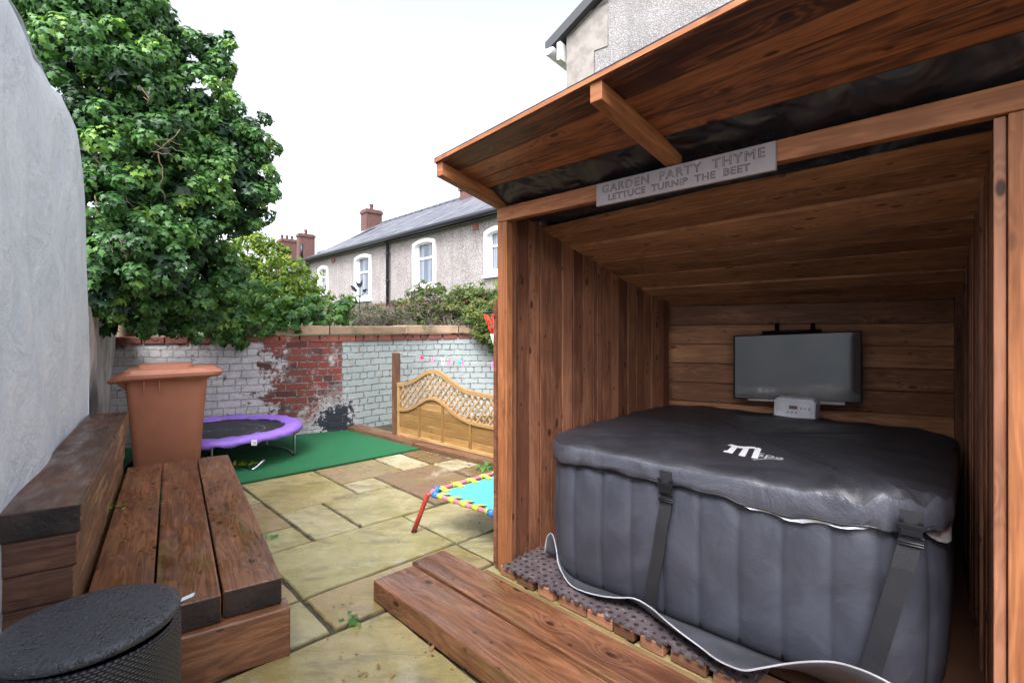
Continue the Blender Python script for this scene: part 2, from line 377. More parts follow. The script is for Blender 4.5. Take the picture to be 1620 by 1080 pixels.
def m_brick():
    m=NT('painted_old_brick'); uv=m.uv(); sx=m.new('ShaderNodeSeparateXYZ')
    wob=m.noise(uv,1.3,3); wob2=m.noise(uv,11,3)
    cx=m.new('ShaderNodeSeparateXYZ'); m.link(uv,cx.inputs[0])
    S,Z=cx.outputs[0],cx.outputs[1]
    comb=m.new('ShaderNodeCombineXYZ')
    m.link(m.math('ADD',S,m.math('MULTIPLY',wob2,.05)),comb.inputs[0])
    m.link(m.math('ADD',Z,m.math('ADD',m.math('MULTIPLY',wob,.045),m.math('MULTIPLY',wob2,.028))),comb.inputs[1])
    bt=m.new('ShaderNodeTexBrick'); m.link(comb.outputs[0],bt.inputs['Vector'])
    bt.offset=.5; bt.offset_frequency=2; bt.squash=.5; bt.squash_frequency=4
    bt.inputs['Scale'].default_value=1; bt.inputs['Brick Width'].default_value=.236; bt.inputs['Row Height'].default_value=.0835
    bt.inputs['Mortar Size'].default_value=.0085; bt.inputs['Mortar Smooth'].default_value=.5; bt.inputs['Bias'].default_value=0
    bt.inputs['Color1'].default_value=(0,0,0,1); bt.inputs['Color2'].default_value=(1,1,1,1); bt.inputs['Mortar'].default_value=(.5,.5,.5,1)
    rnd=m.new('ShaderNodeRGBToBW'); m.link(bt.outputs['Color'],rnd.inputs[0]); rnd=rnd.outputs[0]; mort=bt.outputs['Fac']
    n1=m.noise(uv,18,6,.7); n2=m.noise(uv,60,4,.7); n3=m.noise(uv,5,5,.65); n4=m.noise(uv,2.2,5,.7)
    brick=m.ramp(rnd,(0,(.07,.025,.022)),(.3,(.20,.04,.028)),(.7,(.27,.055,.034)),(1,(.13,.055,.045)))
    brick=m.mix(m.rng(n1,.35,.7),brick,m.mix(.5,brick,(.10,.04,.035)))
    brick=m.mix(m.math('MULTIPLY',m.rng(n3,.52,.62),.6),brick,(.36,.30,.29))
    mor=m.mix(m.rng(n1,.35,.65),(.06,.05,.045),(.36,.33,.31))
    red=m.mix(mort,brick,mor)
    # white limewash left of the red patch
    e=m.math('ADD',m.math('SUBTRACT',sW+.16,S),m.math('MULTIPLY',m.math('SUBTRACT',n3,.5),1.4))
    e=m.math('ADD',e,m.math('MULTIPLY',m.math('SUBTRACT',n1,.5),.9))
    e2=m.math('SUBTRACT',1.12,m.math('ADD',Z,m.math('MULTIPLY',m.math('SUBTRACT',n4,.5),.5)))
    wm=m.math('MULTIPLY',m.rng(e,.0,.12),m.rng(e2,-.02,.06))
    wm=m.math('MAXIMUM',wm,m.math('MULTIPLY',m.rng(n3,.62,.68),.7))
    wm=m.math('MAXIMUM',wm,m.math('MULTIPLY',m.rng(m.math('ADD',m.math('SUBTRACT',.22,Z),m.math('MULTIPLY',m.math('SUBTRACT',n3,.5),.5)),0,.1),.75))
    wm=m.math('MULTIPLY',wm,m.rng(m.noise(uv,9,5,.75),.34,.42))
    white=m.mix(m.rng(n1,.3,.75),(.66,.65,.655),(.44,.42,.42)); white=m.mix(m.math('MULTIPLY',mort,.45),white,(.22,.19,.18))
    white=m.mix(m.math('MULTIPLY',m.rng(n2,.60,.72),.6),white,(.20,.12,.11))
    c=m.mix(wm,red,white)
    # pale blue-green paint from the sharp edge rightwards
    eb=m.math('ADD',m.math('SUBTRACT',S,sB),m.math('MULTIPLY',m.math('SUBTRACT',n1,.5),.09))
    bm_=m.rng(eb,-.01,.01)
    chip=m.math('MULTIPLY',m.rng(n3,.60,.64),.8)
    blue=m.mix(m.rng(n4,.3,.7),(.32,.37,.36),(.41,.455,.435)); blue=m.mix(m.math('MULTIPLY',m.rng(n2,.6,.8),.3),blue,(.30,.33,.31))
    blue=m.mix(m.math('MULTIPLY',m.rng(mort,.2,.9),m.rng(n1,.36,.62)),blue,(.09,.085,.075))
    blue=m.mix(m.math('MULTIPLY',chip,m.rng(n1,.45,.55)),blue,(.36,.27,.23))
    c=m.mix(bm_,c,blue)
    # soot / tar patch at the foot
    dx=m.math('MULTIPLY',m.math('SUBTRACT',S,sS),3.4); dz=m.math('MULTIPLY',m.math('SUBTRACT',Z,.16),3.1)
    d=m.math('ADD',m.math('SQRT',m.math('ADD',m.math('MULTIPLY',dx,dx),m.math('MULTIPLY',dz,dz))),m.math('MULTIPLY',m.math('SUBTRACT',n3,.5),2.2))
    d=m.math('ADD',d,m.math('MULTIPLY',m.math('SUBTRACT',n1,.5),2.2))
    halo=m.rng(d,.75,1.05,1,0); c=m.mix(m.math('MULTIPLY',halo,.7),c,(.60,.59,.60)); c=m.mix(m.rng(d,.55,.72,1,0),c,(.025,.028,.04))
    # dark damp staining near the left end and below the coping
    c=m.mix(m.math('MULTIPLY',m.rng(n4,.5,.7),.35),c,(.10,.085,.08))
    h=m.math('ADD',m.math('MULTIPLY',m.math('SUBTRACT',1.,mort),1.),m.math('MULTIPLY',n1,.55)); h=m.math('ADD',h,m.math('MULTIPLY',n2,.2))
    return m.out(c,.8,m.bump(h,.9,.010))
M['brick']=m_brick()
def m_redbrick():
    m=NT('red_brick_course'); o=m.obj(); t=m.tone(); n=m.noise(o,25,6,.7)
    c=m.mix(t,(.16,.05,.04),(.33,.095,.06)); c=m.mix(m.rng(n,.4,.7),c,(.13,.06,.05)); c=m.mix(m.math('MULTIPLY',m.rng(m.noise(o,7,4),.6,.7),.5),c,(.45,.40,.38))
    return m.out(c,.8,m.bump(n,.8,.008))
M['redbrick']=m_redbrick()
def m_stone():
    m=NT('sandstone_coping'); o=m.obj(); t=m.tone(); n=m.noise(o,14,6,.7)
    c=m.mix(t,(.27,.17,.11),(.40,.27,.18)); c=m.mix(m.rng(m.noise(o,3,5,.7),.4,.7),c,(.17,.13,.075)); c=m.mix(m.math('MULTIPLY',m.rng(n,.55,.7),.4),c,(.12,.09,.07))
    return m.out(c,.8,m.bump(n,.6,.008))
M['stone']=m_stone()
bw_root=thing('brick_wall','old curved brick boundary wall, half whitewashed, half bare red and half painted pale blue','wall',(*wall_pt(sB),0))
b=MB(); nz=16; pts=[];uvs=[]
for i,p in enumerate(wl):
    for j in range(nz):
        z=-.05+1.20*j/(nz-1); q=p+wnorm(i)*(.012*math.sin(arc[i]*2.1+z*3)); pts.append((q.x,q.y,z)); uvs.append((arc[i],z))
b.grid(pts,len(wl),nz,uvs)
# back face and top
pts=[];uvs=[]
for i,p in enumerate(wl):
    for j,(o_,z) in enumerate(((0,1.15),(-.24,1.15),(-.24,-.05))):
        q=p+wnorm(i)*o_; pts.append((q.x,q.y,z)); uvs.append((arc[i],z))
b.grid(pts,len(wl),3,uvs,smooth=False)
o1=b.build('brickwork',M['brick'])
b=MB(); s=s_at(150)
while s<arc[-1]-.3:                      # header course under the coping
    L1=random.choice((.215,.215,.205,.105)); p=wall_pt(s,.010+random.uniform(0,.01)); q=wall_pt(s+L1,.010+random.uniform(0,.01)); n=(q-p).normalized(); n=Vector((-n.y,n.x))
    z0=1.118; b.box((p.x,p.y,z0),(q.x-p.x,q.y-p.y,0),(n.x*.2,n.y*.2,0),(0,0,.075),tone=random.random()); s+=L1+.014
o2=b.build('brick_course',M['redbrick'],bevel=.006)
b=MB(); s=s_at(366)
while s<arc[-1]-1.2:
    L1=random.uniform(.75,1.1); pp=[wall_pt(s+L1*k/4,.045) for k in range(5)]; pp[0]=wall_pt(s+.004,.045)
    qq=[wall_pt(s+L1*k/4,-.27) for k in range(5)]; z0=1.205; z1=1.205+random.uniform(.105,.12); t=random.random()
    for k in range(4):
        b.face([(pp[k].x,pp[k].y,z0),(pp[k+1].x,pp[k+1].y,z0),(pp[k+1].x,pp[k+1].y,z1),(pp[k].x,pp[k].y,z1)],None,t)
        b.face([(pp[k].x,pp[k].y,z1),(pp[k+1].x,pp[k+1].y,z1),(qq[k+1].x,qq[k+1].y,z1),(qq[k].x,qq[k].y,z1)],None,t)
        b.face([(pp[k].x,pp[k].y,z0),(qq[k].x,qq[k].y,z0),(qq[k+1].x,qq[k+1].y,z0),(pp[k+1].x,pp[k+1].y,z0)],None,t)
    for k in (0,4): b.face([(pp[k].x,pp[k].y,z0),(pp[k].x,pp[k].y,z1),(qq[k].x,qq[k].y,z1),(qq[k].x,qq[k].y,z0)],None,t)
    s+=L1+.006
o3=b.build('coping',M['stone'],bevel=0); fix_normals(o3)
bb=o3.modifiers.new('bevel','BEVEL'); bb.width=.012; bb.segments=3; bb.limit_method='ANGLE'; bb.angle_limit=R(50)
# stacked bricks where the coping ends
b=MB(); s=s_at(330)
for k in range(5):
    for j in range(2):
        p=wall_pt(s+k*.115+random.uniform(-.005,.005),.015); b.box((p.x,p.y,1.21+j*.0),(.1,.02,0),(0,.2,0),(0,0,.075 if j==0 else .01),tone=random.random())
o4=b.build('loose_brick',M['redbrick'],bevel=.006)
reparent(bw_root,o1,o2,o3,o4)

# turf
tp=[AB(4.605,.2),AB(4.605,3.12),G(548,682.5)+V(.02,.05,0)]
poly=[(tp[0].x,tp[0].y),(tp[1].x,tp[1].y),(tp[2].x,tp[2].y)]
for u in (520,480,440,400,350,300,250,200,150):
    p=wall_pt(s_at(u),-.01); poly.append((p.x,p.y))
b=MB(); pl=[V(x,y,.012) for x,y in poly]; b.prism([p-V(0,0,.012) for p in pl],(0,0,.012)); o=b.build('turf_mat',M['turf']); fix_normals(o); struct(o); o.name='artificial_grass'

# ------------------------------------------------------------------ left rendered wall + limewashed stub
wd=Vector((-.555,.832)); wn=Vector((.832,.555)); w0=Vector((-1.707,1.703))
def LW(s,off=0): p=w0+wd*s+wn*off; return p
b=MB(); ns,nz=70,30
def topz(s):
    if s<1.62: return 2.52+.02*math.sin(s*5)+.012*math.sin(s*17)
    k=(s-1.62)/.53; return 2.5-.45*k-.62*k*k*k*k
pts=[];uvs=[]
for i in range(ns):
    s=-4+6.16*i/(ns-1)
    for j in range(nz):
        z=-.05+(topz(s)+.05)*j/(nz-1); o_=.018*math.sin(s*2.3+1)*math.sin(z*2.1)+.008*math.sin(s*7+z*5)
        if j==nz-1: o_-=.03
        ss=s-.014*math.sin(z*6)*(i==ns-1); p=LW(ss,o_); pts.append((p.x,p.y,z)); uvs.append((s,z))
b.grid(pts,ns,nz,uvs)
pts=[];uvs=[]
for i in range(ns):
    s=-4+6.16*i/(ns-1); zt=topz(s)
    for (o_,z) in ((-.03,zt),(-.12,zt+.015),(-.26,zt-.02),(-.28,-.05)):
        p=LW(s,o_); pts.append((p.x,p.y,z)); uvs.append((s,z))
b.grid(pts,ns,4,uvs)
s=2.16; zt=topz(s); e=[LW(s,0),LW(s,-.28)]
for j in range(12):
    z0=-.05+(zt+.05)*j/12; z1=-.05+(zt+.05)*(j+1)/12
    b.face([(e[0].x,e[0].y,z0),(e[1].x,e[1].y,z0),(e[1].x,e[1].y,z1),(e[0].x,e[0].y,z1)])
tag(b.build('rendered_wall',M['render']),'tall pale blue-grey lumpy rendered wall along the left edge of the yard','wall')
b=MB(); ns,nz=24,24; pts=[];uvs=[]
for i in range(ns):
    s=2.2+2.3*i/(ns-1)
    for j in range(nz):
        z=-.05+1.5*j/(nz-1); o_=-.05+.02*math.sin(s*4)*math.sin(z*4)+.012*math.sin(s*11+z*8); p=LW(s,o_); pts.append((p.x,p.y,z)); uvs.append((s,z))
b.grid(pts,ns,nz,uvs)
for (sa,sb) in ((2.2,2.2),(4.5,4.5)):
    p,q=LW(sa,-.05),LW(sa,-.3); b.face([(p.x,p.y,-.05),(q.x,q.y,-.05),(q.x,q.y,1.45),(p.x,p.y,1.45)])
p,q,r_,t_=LW(2.2,-.05),LW(4.5,-.05),LW(4.5,-.3),LW(2.2,-.3); b.face([(x.x,x.y,1.45) for x in (p,q,r_,t_)]); b.face([(x.x,x.y,z) for x,z in ((r_,-.05),(r_,1.45),(t_,1.45),(t_,-.05))])
tag(b.build('limewashed_wall',M['lime']),'short length of flaking white limewashed wall under the ivy behind the brown bin','wall')

# ------------------------------------------------------------------ raised ground behind the wall
b=MB(); n=len(wl); pts=[];uvs=[]
for i in range(n):
    p=wl[i]; d=Vector((-.15,1)).normalized()
    for j,(k,z) in enumerate(((.22,.95),(1.2,1.05),(5,1.5),(12,2.1),(40,2.2))):
        q=p+d*k+Vector(((i/(n-1)-.55)*k*1.2,0)); pts.append((q.x,q.y,z)); uvs.append((q.x,q.y))
b.grid(pts,n,5,uvs); struct(b.build('garden_bank',M['earth']))

# ------------------------------------------------------------------ terraced house beyond the wall
def facade(O,e,nrm):
    O=Vector(O); e=Vector(e); nrm=Vector(nrm)
    return lambda s,z,d=0.: V(O.x+e.x*s+nrm.x*d, O.y+e.y*s+nrm.y*d, z)
te=Vector((-.674,.739)).normalized(); tn=Vector((-te.y,-te.x)); 
if tn.dot(Vector((.42,-13)))<0: tn=-tn
tn=Vector((-.739,-.674)).normalized()
T=facade((-.42,13),te,tn)
def sT(u,d=0):
    r=(u-U0)/F; ox=-.42+tn.x*d; oy=13+tn.y*d
    return (ox-r*oy)/(r*te.y-te.x)
def zT(u,v,d=0):
    s=sT(u,d); Y=13+tn.y*d+te.y*s; return H-(v-V0)/F*Y
def m_dash(name,c0,c1,sc_=90):
    m=NT(name); o=m.obj(); n=m.vor(o,sc_); n2=m.noise(o,1.2,5,.65); n3=m.noise(m.map(o,4,4,.5),1,4); n4=m.noise(o,sc_*.8,3,.7)
    c=m.mix(m.rng(n2,.3,.7),c0,c1); c=m.mix(m.math('MULTIPLY',m.rng(n4,.5,.68),.6),c,tuple(x*.5 for x in c0)); c=m.mix(m.math('MULTIPLY',m.rng(n4,.5,.36),.45),c,(.48,.46,.45))
    c=m.mix(m.math('MULTIPLY',m.rng(n3,.5,.75),.35),c,tuple(x*.6 for x in c0))
    return m.out(c,.85,m.bump(n,.7,.010))
M['dash']=m_dash('pebbledash',(.215,.19,.18),(.30,.27,.258),26)
M['dash2']=m_dash('pebbledash_near',(.19,.178,.172),(.275,.26,.25),70)
M['smoothrender']=plain('smooth_cement',(.24,.215,.19),.8,0,.4,30,.2)
def m_slate():
    m=NT('roof_slate'); uv=m.uv(); bt=m.new('ShaderNodeTexBrick'); m.link(uv,bt.inputs['Vector']); bt.inputs['Scale'].default_value=1
    bt.inputs['Brick Width'].default_value=.28; bt.inputs['Row Height'].default_value=.26; bt.inputs['Mortar Size'].default_value=.016; bt.inputs['Mortar Smooth'].default_value=.2
    bt.inputs['Color1'].default_value=(.050,.054,.070,1); bt.inputs['Color2'].default_value=(.125,.13,.155,1); bt.inputs['Mortar'].default_value=(.04,.04,.045,1)
    n=m.noise(m.map(uv,2.2,.35,1),1.5,6,.75); c=m.mix(m.math('MULTIPLY',m.rng(n,.48,.66),.8),bt.outputs['Color'],(.25,.255,.27)); c=m.mix(m.math('MULTIPLY',m.rng(n,.5,.25),.5),c,(.06,.062,.075))
    return m.out(c,.52,m.bump(m.math('SUBTRACT',1.,bt.outputs['Fac']),.6,.02))
M['slate']=m_slate()
def m_chim():
    m=NT('chimney_brick'); uv=m.uv(); bt=m.new('ShaderNodeTexBrick'); m.link(uv,bt.inputs['Vector']); bt.inputs['Scale'].default_value=1
    bt.inputs['Brick Width'].default_value=.23; bt.inputs['Row Height'].default_value=.08; bt.inputs['Mortar Size'].default_value=.01
    bt.inputs['Color1'].default_value=(.11,.042,.034,1); bt.inputs['Color2'].default_value=(.16,.060,.048,1); bt.inputs['Mortar'].default_value=(.10,.075,.07,1)
    c=m.mix(m.rng(m.noise(uv,3,4),.5,.75),bt.outputs['Color'],(.13,.08,.07)); return m.out(c,.85)
M['chim']=m_chim()
def m_glass():
    m=NT('window_glass'); o=m.obj(); n=m.noise(m.map(o,30,30,.4),1,3); c=m.mix(m.rng(n,.4,.62),(.07,.09,.12),(.26,.29,.33)); return m.out(c,.08,None,Specular_IOR_Level=.8)
M['glass']=m_glass()
M['dark']=plain('black_gutter_paint',(.012,.013,.018),.35)
house=thing('terraced_house','long terraced house of grey-pink pebbledash with four white arched windows and slate roof','house',tuple(T(5,2)))
parts=[]
sE=sT(487); zg=4.24
b=MB(); 
def quad(b,pts,uvs=None,t=.5,mi=0): b.face([Vector(p) for p in pts],uvs,t,mi)
wins=[]; 
for u0,u1,v0,v1 in ((654,690,377,455),(562,588,401.5,474),(504,519.5,420,466),(767.5,806,357,434)):
    s0,s1=sT(u1),sT(u0); um=(u0+u1)/2; wins.append((s0,s1,zT(um,v1),zT(um,v0)))
# facade with real openings: columns split at the window edges
cuts=sorted([(-6,None)]+[(w_[0],w_) for w_ in wins])
xs=[-6]; 
for w_ in sorted(wins): xs+= [w_[0]+.08,w_[1]-.08]
xs.append(sE); zb=.5
for i in range(len(xs)-1):
    a0,a1=xs[i],xs[i+1]
    if i%2==0: quad(b,[T(a0,zb),T(a1,zb),T(a1,zg),T(a0,zg)])
    else:
        w_=sorted(wins)[i//2]; z0,z1=w_[2]+.08,w_[3]-.10
        quad(b,[T(a0,zb),T(a1,zb),T(a1,z0),T(a0,z0)]); quad(b,[T(a0,z1),T(a1,z1),T(a1,zg),T(a0,zg)])
ROOFD,RIDGE=3.6,6.27
for sx in (-6,sE):
    quad(b,[T(sx,zb),T(sx,zg),T(sx,RIDGE-.1,-ROOFD),T(sx,zg,-2*ROOFD),T(sx,zb,-2*ROOFD)])
quad(b,[T(-6,zb,-2*ROOFD),T(sE,zb,-2*ROOFD),T(sE,zg,-2*ROOFD),T(-6,zg,-2*ROOFD)])
parts.append(b.build('wall',M['dash']))
b=MB(); b.box(T(-6,1.6),te.to_3d()*(sE+6),tn.to_3d()*.04,(0,0,.50),tone=.4); parts.append(b.build('brick_plinth',M['redbrick']))
# roof: two slopes with thickness
def roof_part(T,s0,s1,zg,ridge,dep,ov=.22,name='roof'):
    b=MB(); sl=math.hypot(dep+ov,ridge-zg); ze=zg-(ridge-zg)*ov/dep+.08
    for sg in (1,-1):
        def Q(s,d,z): return T(s,z,(d if sg==1 else -2*dep-d))
        for th,up in ((0,True),(-.09,False)):
            q=[Q(s0,ov,ze+th),Q(s1,ov,ze+th),Q(s1,-dep,ridge+.08+th),Q(s0,-dep,ridge+.08+th)]
            b.face(q,[(s0,0),(s1,0),(s1,sl),(s0,sl)])
        b.face([Q(s0,ov,ze),Q(s1,ov,ze),Q(s1,ov,ze-.09),Q(s0,ov,ze-.09)])
        for s in (s0,s1): b.face([Q(s,ov,ze),Q(s,ov,ze-.09),Q(s,-dep,ridge-.01),Q(s,-dep,ridge+.08)])
    n=int((s1-s0)/.45)
    for k in range(n):
        a=s0+(s1-s0)*k/n; c=T(a,ridge+.06,-dep); d=T(a+(s1-s0)/n-.015,ridge+.06,-dep); b.tube([c,d],.10,8,tone=.5)
    return b.build(name,M['slate'])
rf=roof_part(T,-6.1,sE+.1,zg,RIDGE,ROOFD); parts.append(rf)
# gutter, fascia, pipes
b=MB(); b.tube([T(-6.1,zg-.06,.30),T(sE+.1,zg-.06,.30)],.075,10); b.box(T(-6.1,zg-.16,.12),te.to_3d()*(sE+6.2),tn.to_3d()*.10,(0,0,.2)); parts.append(b.build('gutter',M['dark']))
for u in (613,486):
    s=sT(u,.1); b=MB(); b.tube([T(s,zg-.08,.28),T(s,zg-.22,.1),T(s,1.7,.1)],.055,8)
    for k in range(3): b.tube([T(s,1.9+k*.9,.1),T(s,1.95+k*.9,.1)],.075,8)
    if u==486: b.tube([T(s+.1,zg+.0,.3),T(s+.1,zg+.65,.3)],.06,8)
    parts.append(b.build('downpipe',M['dark']))
for u0,u1,v0,v1 in ((749,757,356,365),(525,530.5,410,416)):
    b=MB(); s0,s1=sT(u1),sT(u0); b.box(T(s0,zT(u0,v1)),te.to_3d()*(s1-s0),tn.to_3d()*.03,(0,0,zT(u0,v0)-zT(u0,v1)),tone=.7); parts.append(b.build('air_brick',M['redbrick']))
def arch(s0,s1,z0,z1,rise,n=9):
    pts=[(s0,z0)]+[(s0+(s1-s0)*k/(n-1), z1-rise+rise*math.sin(math.pi*k/(n-1))**.8) for k in range(n)]+[(s1,z0)]
    return pts
def window(T,s0,s1,z0,z1,root):
    fr=.12; w_=s1-s0
    out=arch(s0,s1,z0,z1,.11); inn=arch(s0+fr,s1-fr,z0+fr*.8,z1-fr,.07)
    b=MB(); n=len(out)
    for i in range(n):
        j=(i+1)%n
        A,B_2,C,D=out[i],out[j],inn[j],inn[i]
        b.face([T(*A,.05),T(*B_2,.05),T(*C,.05),T(*D,.05)]); b.face([T(*A,.05),T(*A,-.02),T(*B_2,-.02),T(*B_2,.05)]); b.face([T(*D,.05),T(*C,.05),T(*C,-.14),T(*D,-.14)])
    sur=b.build('window',M['white_paint']); fix_normals(sur)
    a0,a1,c0,c1=s0+fr,s1-fr,z0+fr*.8,z1-fr+.02; b=MB(); e=te.to_3d(); nn=tn.to_3d(); t=.06
    zr=c0+(c1-c0)*.60
    for (p,q,zz,hh) in ((a0,a0+t,c0,c1-c0),(a1-t,a1,c0,c1-c0)): b.box(T(p,zz,-.13),e*(q-p),nn*.06,(0,0,hh))
    for zz in (c0,zr,c1-t): b.box(T(a0+t,zz,-.128),e*(a1-a0-2*t),nn*.055,(0,0,t))
    f=b.build('frame',M['white_paint']); b=MB(); b.face([T(a0,c0,-.11),T(a1,c0,-.11),T(a1,c1,-.11),T(a0,c1,-.11)]); g=b.build('pane',M['glass'])
    b=MB(); b.box(T(s0-.03,z0-.07,.0),e*(w_+.06),nn*.1,(0,0,.075)); sl=b.build('sill',M['white_paint'])
    for x in (f,g,sl): x.parent=sur
    return sur
for w_ in wins: parts.append(window(T,*w_,house))
sk=MB(); 
def roofpt(s,k): # k 0 gutter .. 1 ridge, on the front slope
    return T(s,zg+.02+(RIDGE-zg)*k+.14,.1-(ROOFD+.1)*k)
s0,s1=sE-1.0,sE-.35
sk.face([roofpt(s0,.50),roofpt(s1,.50),roofpt(s1,.8),roofpt(s0,.8)]); sky_l=sk.build('skylight',M['glass']); sky_l.parent=rf
def chimney(T,s,d,z0,z1,w_=.9,dp=.55,pots=0,parent=None,offs=(0,0)):
    b=MB(); e=te.to_3d(); nn=tn.to_3d()
    b.box(T(s,z0,d),e*dp,nn*w_,(0,0,z1-z0-.2),off=(0,0)); b.box(T(s-.05,z1-.2,d-.05),e*(dp+.1),nn*(w_+.1),(0,0,.12),off=(0,0)); b.box(T(s,z1-.08,d),e*dp,nn*w_,(0,0,.08),off=(0,0))
    c=b.build('chimney',M['chim'])
    if parent: c.parent=parent
    for k in range(pots):
        b=MB(); p=T(s+dp/2,z1,d+w_*(k+.5)/pots); b.tube([p,p+V(0,0,.1),p+V(0,0,.26),p+V(0,0,.30)],[.10,.08,.10,.12],10); q=b.build('chimney_pot',M['chim']); q.parent=c
    return c
def s_ridge(u): return sT(u,-ROOFD)
for (u0,vt,dp,pots) in ((757,291,.7,0),(590,331,.62,1)):
    s=s_ridge(u0); Y=13+te.y*s-tn.y*ROOFD; z1=H-(vt-V0)/F*Y; chimney(T,s,-ROOFD-.5,5.6,z1,.85,dp,pots,rf)
reparent(house,*parts)
# the next house along, a little lower
h2=thing('terraced_house','farther slate-roofed house mostly hidden behind the bright green shrub, two brick chimneys on its ridge','house',tuple(T(sE+3,2)))
b=MB(); s2=sE+9
for q in ([T(sE+.12,.5,-.5),T(s2,.5,-.5),T(s2,zg-.25,-.5),T(sE+.12,zg-.25,-.5)],[T(s2,.5,-.5),T(s2,.5,-7),T(s2,zg-.25,-7),T(s2,RIDGE-.55,-4.0),T(s2,zg-.25,-.5)]): b.face(q)
p1=b.build('wall',M['dash'])
T2=lambda s,z,d=0: T(s,z,d-.5)
rf2=roof_part(T2,sE+.12,s2,zg-.25,RIDGE-.45,3.5)
b=MB(); b.tube([T2(sE+.12,zg-.3,.3),T2(s2,zg-.3,.3)],.08,8); p3=b.build('gutter',M['dark'])
for (u0,vt,dp,pots) in ((486,370,.5,1),(458,378,1.0,3)):
    s=sT(u0,-4); Y=13+te.y*s-tn.y*4; z1=H-(vt-V0)/F*Y; chimney(T,s,-4.5,5.2,z1,1.0,dp,pots,rf2)
reparent(h2,p1,rf2,p3)
# rooftop aerials
for (u,v,u_c,lab) in ((612,312,606,'thin wire aerial above the middle brick chimney'),(489,342,486,'bent wire aerial above the chimney nearest the green shrub')):
    s=sT(u_c,-ROOFD); Y=13+te.y*s-tn.y*ROOFD; p=P(u_c,v,Y); t_=thing('aerial',lab,'aerial',tuple(P(u_c,v+34,Y)),'rooftop aerials')
    b=MB(); b.tube([P(u_c,v+34,Y),p],.012,5); m1=b.build('mast',M['steel']); b=MB(); b.tube([P(u-8,v-4,Y),P(u+9,v+4,Y)],.012,5)
    for k in range(5): c=P(u-7+k*3.6,v-3.5+k*1.6,Y); b.tube([c-V(0,0,.12),c+V(0,0,.12)],.008,4)
    m2=b.build('antenna',M['steel']); reparent(t_,m1,m2)

# ------------------------------------------------------------------ tall house behind the shed
ge=Vector((.8,-.6)); gn=Vector((-.6,-.8))
c0=P(897,60,7.0); Gf=facade((c0.x,c0.y),ge,gn)
gh=thing('gable_house','tall pebbledashed gable end of the house rising behind the timber shelter','house',(c0.x,c0.y,0))
zE=P(897,62,7).z; pitch=.60; Wd=7.2
b=MB(); half=Wd/2
b.face([Gf(.62,0),Gf(Wd,0),Gf(Wd,zE),Gf(half,zE+half*pitch),Gf(.62,zE+.62*pitch)]); 
b.face([Gf(0,0,-9),Gf(Wd,0,-9),Gf(Wd,zE,-9),Gf(half,zE+half*pitch,-9),Gf(0,zE,-9)]); b.face([Gf(0,0),Gf(0,0,-9),Gf(0,zE,-9),Gf(0,zE)]); b.face([Gf(Wd,0),Gf(Wd,zE),Gf(Wd,zE,-9),Gf(Wd,0,-9)])
g1=b.build('wall',M['dash2'])
b=MB(); z=0; k=0
while z<zE+.3:                                  # smooth quoin band with a toothed edge
    wq=.62 if k%2 else .42; h_=.55
    z2=min(z+h_,zE+.3)
    b.face([Gf(0,z,.012),Gf(wq,z,.012),Gf(wq,min(z2,zE+wq*pitch),.012),Gf(0,min(z2,zE),.012)]); 
    if wq<.6: b.face([Gf(wq,z,.0),Gf(.62,z,.0),Gf(.62,min(z2,zE+.62*pitch),.0),Gf(wq,min(z2,zE+wq*pitch),.0)],mi=1)
    z=z2; k+=1
b.face([Gf(0,zE-.05,.0),Gf(.62,zE-.05,.0),Gf(.62,zE+.62*pitch,.0),Gf(0,zE,.0)])
g2=b.build('quoin',[M['smoothrender'],M['dash2']])
b=MB()
for sg in (0,1):
    a,c=(-.28,half) if sg==0 else (Wd+.28,half)
    za=zE-.28*pitch+.02; zc=zE+half*pitch+.02
    b.face([Gf(a,za,.12),Gf(c,zc,.12),Gf(c,zc,-9.1),Gf(a,za,-9.1)]); b.face([Gf(a,za+.14,.12),Gf(c,zc+.14,.12),Gf(c,zc+.14,-9.1),Gf(a,za+.14,-9.1)]); b.face([Gf(a,za,.12),Gf(a,za+.14,.12),Gf(c,zc+.14,.12),Gf(c,zc,.12)]); b.face([Gf(a,za,.12),Gf(a,za+.14,.12),Gf(a,za+.14,-9.1),Gf(a,za,-9.1)])
g3=b.build('roof',M['slate'])
b=MB()
for k in range(13):      # half-round gutter
    pass
pts=[];uvs=[]
for s_,d in ((0,.16),(1,-9)):
    for k in range(9):
        a=math.pi*k/8; pts.append(Gf(-.21-.085*math.cos(a),zE-.13-.085*math.sin(a),d)); uvs.append((d,k*.02))
b.grid(pts,2,9,uvs); b.face([Gf(-.21-.085*math.cos(math.pi*k/8),zE-.13-.085*math.sin(math.pi*k/8),.16) for k in range(9)])
b.box(Gf(-.10,zE-.30,.10),ge.to_3d()*.06,gn.to_3d()*-9,(0,0,.24)); g4=b.build('gutter',M['white'])
reparent(gh,g1,g2,g3,g4)

